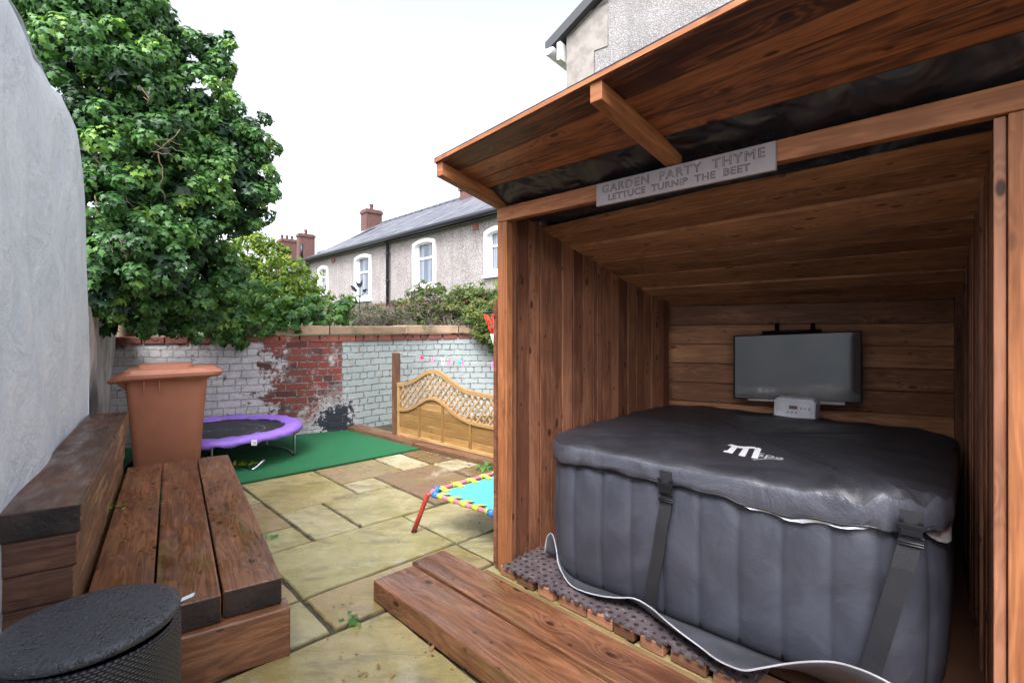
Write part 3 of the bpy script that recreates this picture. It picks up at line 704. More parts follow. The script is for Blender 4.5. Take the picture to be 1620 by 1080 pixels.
# ------------------------------------------------------------------ timber shelter
P0=Vector((-.077,2.70)); P1=Vector((1.28,1.315)); Q0=Vector((1.13,3.70)); Q1=Vector((2.56,2.90))
WF=(P1-P0).normalized(); NF=Vector((WF.y,-WF.x))            # NF: out of the front, towards the camera
if NF.dot(-P0)<0: NF=-NF
FL=0.07                                                     # floor level
sh=thing('timber_shelter','open-fronted brown timber shelter with sloping roof over the covered tub','shelter',(P0.x,P0.y,0))
SP=[]
def z3(p,z): return V(p.x,p.y,z)
def vboards(name,A,B,zA,zB,inn,mat,w0_=.088,th=.018,parent=None,z0=.03):
    """vertical tongue-and-groove boards from A to B; tops follow zA..zB; inn = direction of the visible face"""
    b=MB(); L_=(B-A).length; d=(B-A)/L_; s=0; k=0
    while s<L_-.01:
        wd_=min(w0_*random.uniform(.93,1.07),L_-s); p=A+d*s; out=random.choice((0,.003,.006,.010)); f0=s/L_; 
        zt=zA+(zB-zA)*f0
        b.box(z3(p-inn*th+inn*0,z0), (d*(wd_-.006)).to_3d(), (inn*(th+out)).to_3d(), (0,0,zt-z0)); 
        s+=wd_; k+=1
    return b.build(name,mat,bevel=.002,seg=1)
dl=(Q0-P0).normalized(); nl=Vector((dl.y,-dl.x)); 
if nl.dot(P1-P0)<0: nl=-nl
dr=(Q1-P1).normalized(); nr=Vector((dr.y,-dr.x))
if nr.dot(P0-P1)<0: nr=-nr
db=(Q1-Q0).normalized(); nb=Vector((db.y,-db.x))
if nb.dot(P0-Q0)<0: nb=-nb
SP.append(vboards('side_wall',P0+dl*.045,Q0,1.97,1.47,nl,M['board']))
SP.append(vboards('side_wall',P1+dr*.045,Q1,1.99,1.49,nr,M['board'],.075))
# outer skin of the side walls and the back
b=MB(); b.box(z3(P0-nl*.048+dl*.01,.02),(dl*1.56).to_3d(),(nl*.026).to_3d(),(0,0,1.42)); SP.append(b.build('outer_cladding',M['board']))
b=MB(); b.box(z3(P1-nr*.050+dr*.01,.02),(dr*2.02).to_3d(),(nr*.026).to_3d(),(0,0,1.46)); SP.append(b.build('outer_cladding',M['board']))
b=MB(); z=.10; k=0; Lb=(Q1-Q0).length
while z<1.50:
    h_=min(.135,1.515-z); tl=.012
    b.box(z3(Q0-nb*.02,z),z3(Q1-Q0,tl),z3(nb*(.02+random.choice((0,.003))),0),(0,0,h_-.005)); z+=h_
SP.append(b.build('back_wall',M['board_back'],bevel=.002,seg=1))
b=MB(); b.box(z3(Q0-nb*.045,.02),z3(Q1-Q0,0),z3(nb*.022,0),(0,0,1.50)); SP.append(b.build('outer_cladding',M['board']))
# ceiling boards running across
CL0,CR0,CL1,CR1=V(*(P0+(Q0-P0)*.21),1.850),V(*(P1+(Q1-P1)*.155),1.905),V(*(Q0-nb*.01),1.452),V(*(Q1-nb*.01),1.470)
b=MB(); n=11
for k in range(n):
    f0,f1=k/n,(k+1)/n-.010
    a,c,a2,c2=CL0.lerp(CL1,f0),CR0.lerp(CR1,f0),CL0.lerp(CL1,f1),CR0.lerp(CR1,f1)
    up=V(0,0,.018); st=V(0,0,random.choice((0,-.004,-.008))); t=random.random(); ou,ov=random.uniform(0,40),random.uniform(0,40); L1=(c-a).length
    top=[p+up for p in (a,c,c2,a2)]; bot=[p+st for p in (a,c,c2,a2)]
    b.face([bot[3],bot[2],bot[1],bot[0]],[(ou,ov+.13),(ou+L1,ov+.13),(ou+L1,ov),(ou,ov)],t)
    b.face(top,[(ou,ov),(ou+L1,ov),(ou+L1,ov+.13),(ou,ov+.13)],t)
    for i,j in ((0,1),(1,2),(2,3),(3,0)): b.face([bot[i],bot[j],top[j],top[i]],[(ou,ov),(ou+L1,ov),(ou+L1,ov+.01),(ou,ov+.01)],t)
o=b.build('ceiling',M['board_back']); SP.append(o)
# posts
def post(A,dirx,diry,wx,wy,z0,z1,mat,name='post'):
    b=MB(); b.box(z3(A,z0),(dirx*wx).to_3d(),(diry*wy).to_3d(),(0,0,z1-z0)); o=b.build(name,mat,bevel=.003); SP.append(o); return o
post(P0,WF,-NF,.070,.044,.02,1.852,M['beam'])
post(P1,WF,-NF,.095,.07,.02,1.851,M['beam'])
post(P1+WF*.012-NF*.035,WF,-NF,.09,.05,1.93,1.975,M['board'])
post(P1-WF*.028-NF*.012,WF,-NF,.025,.06,.02,1.85,M['board'])
for f in (.965,): p=P0+(Q0-P0)*f+nl*.002; post(p-dl*.07,dl,nl,.07,.045,.05,1.50,M['board'])
post(Q1-db*.03-dr*.03,db,nb*-1,.06,.05,.02,1.53,M['board'],'corner_post')
post(P0+(Q0-P0)*.50+nl*.006,dl,nl,.045,.008,.05,1.72,M['board'],'batten')
# front beam
b=MB(); b.box(z3(P0+NF*.004,1.853),(WF*2.25).to_3d(),(-NF*.045).to_3d(),(0,0,.073),tone=.7); SP.append(b.build('beam',M['beam'],bevel=.003))
# rafters and overhanging roof
def roofz(s,q):   # s along the front, q distance in front of the beam line (negative: behind); underside of the boards
    return 1.987+ (q*.27 if q>0 else q*.36)
def OVf(s): return .374+.084*s
def RP(s,q,dz=0): p=P0+WF*s+NF*q; return V(p.x,p.y,roofz(s,q)+dz)
# left slanted edge of the canopy follows the side wall
def sl_(q): return -.08*q
def rafter(s,wd_=.048):
    b=MB(); q0,q1=OVf(s),-.30; a=RP(s+sl_(q0),q0,-.064); c=RP(s+sl_(q0),.0,-.064)+(RP(s,-.3)-RP(s,0))*0; c=RP(s,-.02,-.064); b.box(a,c-a,(WF*wd_).to_3d(),(0,0,.063),tone=.55)
    return b.build('rafter',M['beam'],bevel=.002)
for s in (.0,.985,2.3): SP.append(rafter(s))
b=MB(); n=6; W1=2.5; QE=.075
for k in range(n):
    t=random.random(); ou,ov=random.uniform(0,40),random.uniform(0,40); st=-random.choice((0,.003,.0015))
    def QQ(s,f): q=(OVf(s)+.002)*(1-f)+QE*f; return RP(s+(sl_(q)-.002 if s<.5 else 0),q,st)
    f0,f1=k/n,(k+1)/n-.012
    A_1,B_1,C_1,D_1=QQ(0,f0),QQ(W1,f0),QQ(W1,f1),QQ(0,f1); up=V(0,0,.016)
    L1=W1
    uvq=[(ou,ov),(ou+L1,ov),(ou+L1,ov+.08),(ou,ov+.08)]
    b.face([A_1,B_1,C_1,D_1],uvq,t); b.face([D_1+up,C_1+up,B_1+up,A_1+up],uvq[::-1],t)
    for x,y in ((A_1,B_1),(B_1,C_1),(C_1,D_1),(D_1,A_1)): b.face([x,x+up,y+up,y],[(ou,ov),(ou,ov+.02),(ou+L1,ov+.02),(ou+L1,ov)],t)
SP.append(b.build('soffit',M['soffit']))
b=MB(); fa_,fb_=RP(-.034,OVf(0)+.0025,.001),RP(W1,OVf(W1)+.0025,.001); b.box(fa_,fb_-fa_,(NF*.008).to_3d(),(0,0,.016),tone=.9); SP.append(b.build('fascia',M['beam']))
def m_felt(name,rough):
    m=NT(name); o=m.obj(); n=m.noise(m.map(o,4,4,4),1.6,2,.5,.4); return m.out(m.mix(n,(.010,.009,.013),(.026,.024,.032)),rough,m.bump(n,1.,.05))
M['membrane']=m_felt('black_membrane',.3); M['felt']=m_felt('roofing_felt',.7)
# roof covering (above) 
b=MB(); th=.005
top=[RP(-.036,OVf(0)+.008,.0175),RP(W1,OVf(W1)+.008,.0175),z3(Q1+db*.10-nb*.08,1.535),z3(Q0-db*.08-nb*.08,1.515)]
b.face([p+V(0,0,th) for p in top]); b.face(top[::-1])
for i in range(4): j=(i+1)%4; b.face([top[i],top[j],top[j]+V(0,0,th),top[i]+V(0,0,th)])
SP.append(b.build('roof_covering',M['felt']))
# black membrane hanging under the roof behind the soffit boards
b=MB(); nu,nv=120,14; pts=[];uvs=[]
for i in range(nu):
    s=-.03+2.3*i/(nu-1)
    for j in range(nv):
        f=j/(nv-1); q=.10-.36*f; sag=.030*math.sin(math.pi*min(1,f*1.4)); wr=.008*math.sin(s*13+f*6+2*math.sin(s*5))+.005*math.sin(s*31+f*9)
        p=RP(s+sl_(q),q,-.006-sag*(1+.4*math.sin(s*4))+wr*(1 if 0<j<nv-1 else 0)); pts.append(tuple(p)); uvs.append((s,f*.3))
b.grid(pts,nu,nv,uvs); SP.append(b.build('membrane',M['membrane']))
reparent(sh,*SP)
# floor: blocks, mats, kerb
b=MB(); b.box(z3(P0+NF*.165-WF*.03,.0),(WF*2.6).to_3d(),(-NF*.115).to_3d(),(0,0,.026),tone=.4)
tag(b.build('kerb_timber',M['kerb'],bevel=.003),'pale yellow treated timber strip between the step and the shelter floor','timber')
fl=thing('shelter_floor','raised floor of timber blocks under the shelter, edge showing below the rubber mats','floor',(P0.x,P0.y,0))
b=MB(); s=.03; FO=.012
while s<2.1:
    l=random.uniform(.09,.16); p=P0+WF*s+NF*(FO+random.uniform(-.008,.006)); b.box(z3(p,.004),(WF*l).to_3d(),(-NF*.12).to_3d(),(0,0,.048)); s+=l+random.choice((.006,.008,.03,.035))
f1=b.build('block',M['block'],bevel=.004); b=MB()
b.face([z3(P0-NF*.13,.045),z3(P1-NF*.13+WF*.0,.045),z3(Q1,.045),z3(Q0,.045)]); f2=b.build('floor_board',M['edging']); reparent(fl,f1,f2)
def m_mat():
    m=NT('rubber_mat'); o=m.obj(); n=m.noise(o,12,4,.7); c=m.mix(m.rng(n,.35,.7),(.070,.052,.058),(.12,.094,.10)); c=m.mix(m.math('MULTIPLY',m.rng(m.noise(o,40,3),.62,.7),.6),c,(.35,.27,.22)); return m.out(c,.6,m.bump(m.noise(o,80,3),.4,.004))
M['mat']=m_mat(); M['hole']=plain('mat_hole',(.018,.014,.014),.9)
def mat_tile(s0,q0,sz,label):
    b=MB(); nt_=6; pts=[]
    def edge(p,d,nrm,L_):
        out=[]; u=L_/nt_
        for k in range(nt_):
            a=p+d*(u*k); out+=[a, a+d*u*.30, a+d*u*.22+nrm*.016, a+d*u*.78+nrm*.016, a+d*u*.70]
        return out
    o_=P0+WF*s0-NF*q0; ring=edge(o_,WF,NF,sz)+edge(o_+WF*sz,-NF,WF,sz)+edge(o_+WF*sz-NF*sz,-WF,-NF,sz)+edge(o_-NF*sz,NF,-WF,sz)
    zt=.056+random.uniform(0,.002); poly=[z3(p,zt) for p in ring]; b.prism(poly,(0,0,.011)); ob=b.build('rubber_mat',[M['mat'],M['hole']]); 
    b=MB(); n=7
    for i in range(n):
        for j in range(n):
            c=o_+WF*(sz*(i+.5+.12*(j%2)-.06)/n)-NF*(sz*(j+.5)/n); b.disc(z3(c,zt+.0125),.0085 if (i+j)%3 else .012,8,ax=(0,0,1))
    h=b.build('perforation',M['hole']); h.parent=ob
    tag(ob,label,'floor mat','interlocking mats along the front of the shelter'); return ob
ml=['brown perforated jigsaw rubber mat by the left post of the shelter','second brown jigsaw rubber mat from the left post, under the curled grey sheet','third brown jigsaw rubber mat from the left post','fourth brown jigsaw rubber mat, nearest the right post']
for k in range(4): mat_tile(.06+.315*k,-.012,.295,ml[k])
b=MB(); b.box(z3(P0+WF*.05-NF*.31,.05),(WF*1.9).to_3d(),(-NF*1.0).to_3d(),(0,0,.012)); 

# ------------------------------------------------------------------ sleepers: step, bench, tiered wall
st=thing('timber_step','wide low step of two dark brown sleepers in front of the shelter','step',(-.66,2.418,0))
D1=Vector((.70,-.714)).normalized(); D2=Vector((.714,.70)).normalized()
def sleeper(name,o,d,p,L_,W_,z,h,mat,tone=.5,be=.008):
    b=MB(); b.box(z3(Vector(o),z),(d*L_).to_3d(),(p*W_).to_3d(),(0,0,h),tone=tone); return b.build(name,mat,bevel=be,seg=3)
endv=(Vector((-.524,2.607))-Vector((-.66,2.418))).normalized()
a1=sleeper('sleeper',(-.66,2.418),D1,D2,2.7,.222,0,.10,M['sleeper'],.62)
a2=sleeper('sleeper',(-.515,2.615),D1,D2,2.7,.200,0,.098,M['sleeper'],.5)
reparent(st,a1,a2)
bn=thing('timber_bench','long low bench of three dark sleepers beside the pale rendered wall','bench',(-1.4,2.1,0))
bd=Vector((-.555,.832)); bp=Vector((.832,.555))
fr=G(447,912,.3); fr=Vector((fr.x,fr.y))
obs=[]
ends=[0,.005,-.05]
for k in range(3):
    o_=fr-bp*(.213*(k+1)-.006); L_=2.36
    o_=o_-bd*(.0 if k==0 else (.02 if k==1 else .03))
    b=MB(); b.box(z3(o_,.195),(bd*L_).to_3d(),(bp*.205).to_3d(),(0,0,.105),tone=.55-.15*(k==1))
    ob=b.build('plank',[M['sleeper'],M['sleeper_end']],bevel=.007,seg=3)
    for pl_ in ob.data.polygons:
        if abs(pl_.normal.dot(bd.to_3d()))>.9: pl_.material_index=1
    obs.append(ob)
o_=fr-bd*.045+bp*.022
obs.append(sleeper('support',o_-bp*.66,bp,bd,.66,.10,0,.193,M['sleeper'],.6))
obs.append(sleeper('support',o_-bp*.10+bd*.11,bd,bp,2.2,.08,0,.19,M['sleeper'],.5))
reparent(bn,*obs)
tw=thing('sleeper_wall','stack of thick dark sleepers along the rendered wall, above the bench','retaining wall',(-1.5,1.75,0))
c=G(129,795,.7); c=Vector((c.x,c.y)); obs=[]
for k,(z0,h_,ins,back) in enumerate(((.602,.098,0,0),(.487,.113,.012,.012),(.372,.113,.022,.02),(.20,.17,.03,.03),(.0,.198,.03,.04))):
    o_=c-bp*.222+bd*back; b=MB(); b.box(z3(o_,z0),(bd*(2.27-back)).to_3d(),(bp*(.222-ins)).to_3d(),(0,0,h_),tone=.4+.1*k)
    ob=b.build('sleeper',[M['sleeper_dark'],M['sleeper_side'],M['sleeper_end']],bevel=.007,seg=3)
    for pl_ in ob.data.polygons:
        if pl_.normal.dot(bp.to_3d())>.9: pl_.material_index=1
        if abs(pl_.normal.dot(bd.to_3d()))>.9: pl_.material_index=2 if k<1 else 0
    obs.append(ob)
reparent(tw,*obs)

# ------------------------------------------------------------------ brown wheelie bin
M['bin']=plain('brown_bin_plastic',(.33,.125,.07),.45,0,.15,200,.06)
bin_=thing('wheelie_bin','large terracotta brown wheelie bin standing at the far end of the bench','bin',(-2.55,4.1,0))
def RR(cx,cy,hx,hy,r,z,n=5):
    out=[]
    for (sx,sy,a0) in ((1,1,0),(-1,1,90),(-1,-1,180),(1,-1,270)):
        for k in range(n+1): a=R(a0+90*k/n); out.append(V(cx+sx*(hx-r)+r*math.cos(a),cy+sy*(hy-r)+r*math.sin(a),z))
    return out
def loft(b,rings,cap=True,smooth=True):
    n=len(rings[0]); pts=[];uvs=[]
    for k in range(n):
        for j,rg in enumerate(rings): pts.append(rg[k]); uvs.append((k/n,rg[k].z))
    b.grid(pts,n,len(rings),uvs,closed=True,smooth=smooth)
    if cap: b.face(rings[0][::-1]); b.face(rings[-1])
b=MB(); rings=[]; cy=.29
for z,l,r_,hy in ((.02,-.215,.20,.20),(.10,-.225,.21,.22),(.5,-.255,.235,.25),(.84,-.282,.262,.265),(.895,-.285,.266,.27),(.897,-.287,.268,.272),(.899,-.313,.283,.284),(.902,-.315,.285,.285),(.93,-.318,.287,.288)):
    rings.append(RR((l+r_)/2,cy,(r_-l)/2,hy,.05,z))
loft(b,rings); b1=b.build('body',M['bin'])
b5=[]
for x in (-.17,-.07): b=MB(); b.box((x,.004,.80),(.010,0,0),(0,.03,0),(0,0,.1)); b5.append(b.build('rib',M['bin'],bevel=.003))
b=MB(); b.prism([V(-.36,.10,.90),V(-.26,.10,.90),V(-.26,.10,.80)],(0,.38,0)); b6=b.build('hinge_bracket',M['bin']); fix_normals(b6)
b=MB(); rings=[]
for z,l,r_,hy in ((.915,-.375,.355,.30),(.93,-.385,.375,.31),(.957,-.37,.38,.31),(.966,-.31,.36,.30),(.984,-.30,.33,.29),(.990,-.27,.29,.27)):
    rings.append(RR((l+r_)/2,cy,(r_-l)/2,hy,.09,z))
for rg in rings:
    for p in rg:
        if p.x<-.25: p.z-=.03*min(1,(-.25-p.x)/.12)
loft(b,rings,True,False); b2=b.build('lid',M['bin']); fix_normals(b2); bb=b2.modifiers.new('bevel','BEVEL'); bb.width=.004; bb.segments=2; bb.angle_limit=R(25)
b=MB(); loft(b,[RR(-.02,cy,.19,.17,.05,.985),RR(-.02,cy,.185,.165,.05,1.012),RR(-.02,cy,.16,.13,.05,1.018)],True,False); b3=b.build('lid_panel',M['bin'])
b=MB(); b.tube([(-.35,cy-.22,.90),(-.38,cy-.22,.90),(-.38,cy+.22,.90),(-.35,cy+.22,.90)],.016,8); b4=b.build('handle',M['bin'])
obs=[b1,b2,b4,b6]
for yy in (.04,.49):
    b=MB(); b.tube([(-.22,yy,.10),(-.22,yy+.05,.10)],.10,20); obs.append(b.build('wheel',M['black_metal'],bevel=.01))
for o in obs: o.parent=bin_

for o in b5: o.parent=b1
b3.parent=b2
bin_.location=(-.673*4.06,4.06,-.025); bin_.rotation_euler=(0,0,math.atan2(.555,.832))

# ------------------------------------------------------------------ purple trampoline
M['purple']=plain('purple_pad',(.30,.16,.66),.38,0,.3,25,.1); M['tmat']=plain('black_jump_mat',(.022,.022,.026),.55,0,.3,150)
tc=Vector((-2.86,5.06)); tz=.29
tr=thing('trampoline','small round trampoline with purple padded rim on the green turf','trampoline',(tc.x,tc.y,0))
b=MB(); nu=72; prof=[(.555,-.004),(.565,.014),(.60,.026),(.66,.028),(.70,.018),(.722,-.004),(.725,-.035),(.70,-.042)]; pts=[];uvs=[]
for i in range(nu):
    a=2*math.pi*i/nu
    for (r_,dz) in prof:
        wv=.006*math.sin(a*17+r_*30)+.005*math.sin(a*31+1)+.004*math.sin(a*7); rr=r_+wv*(.5); pts.append((tc.x+rr*math.cos(a),tc.y+rr*math.sin(a),tz+dz+wv*.8+(.010*math.sin(a*23+r_*12) if dz<-.03 else 0))); uvs.append((a,r_))
b.grid(pts,nu,len(prof),uvs,closed=True); t1=b.build('pad',M['purple'])
b=MB(); b.disc((tc.x,tc.y,tz-.012),.575,48); t2=b.build('jump_mat',M['tmat'])
b=MB(); b.tube([(tc.x+.65*math.cos(2*math.pi*k/40),tc.y+.65*math.sin(2*math.pi*k/40),tz-.02) for k in range(40)],.014,8,closed=True); t3=b.build('rim',M['steel'])
M['faint']=plain('faded_print',(.20,.20,.22),.7)
b=MB(); 
def flat_ribbon(b,pts,w_,z):
    for p,q in zip(pts[:-1],pts[1:]):
        p=Vector(p);q=Vector(q); d=(q-p); 
        if d.length<1e-6: continue
        d.normalize(); n=Vector((-d.y,d.x))*w_/2; b.face([z3(p-n,z),z3(q-n,z),z3(q+n,z),z3(p+n,z)])
flat_ribbon(b,[(tc.x+.38*math.cos(a),tc.y+.30*math.sin(a)) for a in [R(-50+k*6) for k in range(24)]],.014,tz-.009)
flat_ribbon(b,[(tc.x+.31*math.cos(a),tc.y+.22*math.sin(a)) for a in [R(-30+k*6) for k in range(12)]],.008,tz-.009)
for k in range(6):
    x=tc.x-.20+.07*k; y=tc.y-.10+.03*k; flat_ribbon(b,[(x-.03,y-.05),(x,y+.05),(x+.03,y-.04)] if k%2 else [(x-.025,y-.05),(x-.02,y+.05),(x+.03,y+.04)],.013,tz-.009)
t4=b.build('print',M['faint']); t4.parent=t2
obs=[t1,t2,t3]
def uleg(pa,pb,lab=None,up=(True,True)):
    b=MB(); pa=Vector(pa);pb=Vector(pb); d=(pb-pa); ru=V(0,0,.24)
    pts=[]
    if up[0]: pts+=[pa+ru,pa+V(0,0,.04)]
    else: pts+=[pa+V(0,0,.07)-d*.04]
    pts+=[pa+d*.04+V(0,0,.018),pa+d*.3+V(0,0,.016)+V(.02,.05,0),pa+d*.7+V(0,0,.016)+V(.02,.05,0),pb-d*.04+V(0,0,.018)]
    if up[1]: pts+=[pb+V(0,0,.04),pb+ru]
    else: pts+=[pb+V(.015,.02,.03),pb+V(.06,.09,.085)]
    b.tube(smooth(pts,3),.0125,8); return b.build('leg',M['steel'])
obs.append(uleg(G(422,707),G(466,722)))
obs.append(uleg(G(335,742),G(400,746),up=(True,False)))
obs.append(uleg(G(270,718),G(332,714)))
b=MB(); p=P(402,699,4.55); b.box(p-V(.025,0,.03),(.05,0,0),(0,.002,0),(0,0,.05)); tg=b.build('tag',M['white'])
obs.append(tg); reparent(tr,*obs)
def text(body,size,loc,xdir,ydir,mat,name='lettering',ext=.0005,shear=0,outline=0,align='CENTER',spacing=1.,offset=0.):
    c=bpy.data.curves.new(name,'FONT'); c.body=body; c.size=size; c.extrude=ext; c.shear=shear; c.align_x=align; c.space_character=spacing; c.offset=offset
    if outline: c.fill_mode='NONE'; c.bevel_depth=outline; c.extrude=0; c.bevel_resolution=0; c.resolution_u=3
    o=bpy.data.objects.new(name+'_src',c); col.objects.link(o); dg=bpy.context.evaluated_depsgraph_get(); dg.update()
    me=bpy.data.meshes.new_from_object(o.evaluated_get(dg)); bpy.data.objects.remove(o); me.materials.clear(); me.materials.append(mat)
    x=Vector(xdir).normalized(); y=Vector(ydir); y=(y-x*y.dot(x)).normalized(); z=x.cross(y)
    mt=Matrix((x,y,z)).transposed().to_4x4(); mt.translation=Vector(loc); me.transform(mt)
    ob=bpy.data.objects.new(name,me); col.objects.link(ob); return ob
tx=text('15',.034,p-V(0,.0012,.018),(1,0,0),(0,0,1),M['letter'],'number'); reparent(tr,tx); tx.parent=tg; tx.location=(0,0,0)

# ------------------------------------------------------------------ small red-framed trampoline
rt=thing('trampoline','small square toddler trampoline with sky blue mat, yellow loops and red frame','trampoline',(-.1,3.25,0))
M['red']=plain('red_tube',(.52,.055,.04),.35); M['pink']=plain('pink_sleeve',(.75,.20,.24),.5); M['lime_sl']=plain('lime_sleeve',(.50,.62,.06),.55); M['blue_sl']=plain('blue_cap',(.03,.20,.62),.45); M['sky_mat']=plain('sky_blue_mat',(.09,.62,.78),.5,0,.2,50,.08)
A2,B2=Vector((-.535,3.235)),Vector((-.058,2.83)); D2_=A2+Vector((.50,.52)); C2=B2+(D2_-A2); rz=.25
def rrect(pts,r,z,n=5):
    out=[]
    for i in range(4):
        p=pts[i]; a=(pts[i-1]-p).normalized(); c=(pts[(i+1)%4]-p).normalized(); p0=p+a*r; p2=p+c*r
        for k in range(n+1): t=k/n; q=p0*(1-t)**2+p*2*t*(1-t)+p2*t*t; out.append(z3(q,z))
    return out
loop=rrect([A2,B2,C2,D2_],.07,rz); b=MB(); b.tube(loop,.014,8,closed=True); r1=b.build('frame',M['pink'])
b=MB(); cen=(A2+B2+C2+D2_)/4; mp=[cen+(p-cen)*.87 for p in (A2,B2,C2,D2_)]; ring=rrect(mp,.05,rz-.005); b.face(ring,None); b.face([p-V(0,0,.004) for p in ring][::-1]); r2=b.build('mat',M['sky_mat'])
obs=[r1,r2]
for (p,q) in ((A2,B2),(D2_,A2),(C2,D2_),(B2,C2)):
    d=(q-p).normalized(); L_=(q-p).length; nn=(cen-(p+q)/2).normalized(); b=MB(); nb_=5 
    for k in range(nb_):
        s=.10+(L_-.22)*k/(nb_-1); c=p+d*s; b.tube([z3(c,rz),z3(c+d*.045,rz)],.0170,10); 
        b.face([z3(c,rz+.017),z3(c+d*.045,rz+.017),z3(c+d*.045+nn*.075,rz+.0),z3(c+nn*.075,rz+.0)])
    obs.append(b.build('loop',M['lime_sl']))
for p,q,r_ in ((A2,B2,D2_),(B2,C2,A2),(C2,D2_,B2),(D2_,A2,C2)):
    for e_ in (q,r_): b=MB(); d=(e_-p).normalized(); b.tube([z3(p+d*.055,rz),z3(p+d*.095,rz)],.021,10); obs.append(b.build('corner_cap',M['blue_sl']))
    out=(p-cen).normalized(); b=MB(); top=z3(p-out*.025,rz-.002); ft=z3(p+out*(.085 if p is not B2 else .03),.012)
    b.tube([top+V(0,0,.0),top+(ft-top)*.06+out.to_3d()*.02,ft],[.014,.0155,.0155],10); lg=b.build('leg',M['red'])
    d=(ft-top).normalized()
    for f in (.15,.55,.9): b=MB(); c=top+(ft-top)*f; b.disc(c+V(0,-.0165,0.0),.004,8,ax=(0,-1,.2)); k=b.build('bolt',M['steel']); k.parent=lg
    b=MB(); b.tube([ft,ft-V(0,0,.012)],.018,10); k=b.build('foot_cap',M['black_metal']); k.parent=lg
    obs.append(lg)
reparent(rt,*obs)

# ------------------------------------------------------------------ fence panel with lattice, its post, edging
fa,fb=Vector((-1.315,5.90)),Vector((-.13,4.83)); fd=(fb-fa).normalized(); fL=(fb-fa).length+.03; fn=Vector((fd.y,-fd.x))
if fn.dot(-fa)<0: fn=-fn
fp=thing('lattice_fence','golden timber fence panel with arched top and diamond lattice','fence panel',(fa.x,fa.y,0))
Ff=facade(fa,fd,fn)
def topc(x):   # x in 0..1 : hat-shaped top line
    return .655+.19*math.exp(-((x-.40)/.20)**2) + .0*x - .03*max(0,x-.85)/.15*0
def lowc(x): return .325+.195*math.exp(-((x-.40)/.20)**2)
obs=[]; zb=.055
def curve_rail(f,h_,d0,d1,name,mat,n=44):
    b=MB(); pts=[];uvs=[]
    for i in range(n):
        x=i/(n-1); s=x*fL; z=f(x)
        for (dz,d) in ((0,d1),(h_,d1),(h_,d0),(0,d0),(0,d1)): pts.append(Ff(s,z+dz,d)); uvs.append((s+dz,dz*2+d))
    b.grid(pts,n,5,uvs,smooth=False,tone=.6); o=b.build(name,mat); return o
obs.append(curve_rail(lambda x:topc(x)-.042,.042,-.02,.025,'top_rail',M['fence_rail'])); obs.append(curve_rail(lowc,.032,-.02,.025,'arch_rail',M['fence_rail']))
for s in (0,fL-.04):
    b=MB(); b.box(Ff(s,zb,-.019),(fd*.04).to_3d(),(fn*.042).to_3d(),(0,0,topc(s/fL)-zb-.044)); obs.append(b.build('stile',M['fence_rail'],bevel=.002))
b=MB(); b.box(Ff(.04,zb,-.018),(fd*(fL-.08)).to_3d(),(fn*.04).to_3d(),(0,0,.03)); obs.append(b.build('bottom_rail',M['fence_rail'],bevel=.002))
b=MB(); k=0; z=zb+.03
while z<.52:
    h_=.078; 
    # board clipped under the arch
    xs_=[i/40 for i in range(41) if lowc(i/40)+.002>z+.01]
    if not xs_: break
    seg=[]; 
    n=41
    off=.006*(k%2); ou,ov=random.uniform(0,30),random.uniform(0,30); t=random.random()
    for i in range(40):
        x0,x1=i/40,(i+1)/40; t0=min(z+h_-.004,lowc(x0)+.004); t1=min(z+h_-.004,lowc(x1)+.004)
        if t0<=z or t1<=z: continue
        s0,s1=.04+x0*(fL-.08),.04+x1*(fL-.08)
        b.face([Ff(s0,z,off),Ff(s1,z,off),Ff(s1,t1,off+.004),Ff(s0,t0,off+.004)],[(ou+s0,ov),(ou+s1,ov),(ou+s1,ov+t1-z),(ou+s0,ov+t0-z)],t)
        b.face([Ff(s1,z,off-.012),Ff(s0,z,off-.012),Ff(s0,t0,off-.012),Ff(s1,t1,off-.012)],None,t)
        b.face([Ff(s0,t0,off+.004),Ff(s1,t1,off+.004),Ff(s1,t1,off-.012),Ff(s0,t0,off-.012)],None,t); b.face([Ff(s0,z,off),Ff(s0,z,off-.012),Ff(s1,z,off-.012),Ff(s1,z,off)],None,t)
    z+=h_; k+=1
obs.append(b.build('board_infill',M['fence']))
for s in (.38,.78,1.2):
    b=MB(); x=s/fL; b.box(Ff(s,zb+.03,.0005),(fd*.035).to_3d(),(fn*.017).to_3d(),(0,0,lowc(x)-zb-.03),tone=.3)
    obs.append(b.build('batten',M['fence'],bevel=.002))
b=MB()
for sg in (1,-1):
    c=-1.
    while c<3:
        # slat along direction (1,sg) sampled; keep the piece between the curves
        inside=[]
        for i in range(240):
            q=i/239*1.4-.3
            s=c+q if sg==1 else c+ .6-q
            z=.25+q*1.0
            x=s/fL
            if .015<x<.985 and lowc(x)+.02<z<topc(x)-.035: inside.append((s,z))
        if len(inside)>4:
            (s0,z0),(s1,z1)=inside[0],inside[-1]; d=V(fd.x*(s1-s0),fd.y*(s1-s0),z1-z0); pr=V(fd.x*sg*-(1),fd.y*sg*-(1),1).normalized()*.015
            b.box(Ff(s0,z0,.003 if sg==1 else -.007),d,pr,(fn*.009).to_3d(),tone=random.uniform(.4,1))
        c+=.088
obs.append(b.build('lattice',M['fence_rail'])); reparent(fp,*obs)
b=MB(); pp=fa-fd*.075; b.box(z3(pp-fn*.03,0),(fd*.072).to_3d(),(fn*.07).to_3d(),(0,0,1.0),tone=.3); tag(b.build('fence_post',M['edging'],bevel=.004),'dark brown square timber post at the left end of the golden fence panel','post')
e0=G(549,681); e0=Vector((e0.x,e0.y)); ed=fd
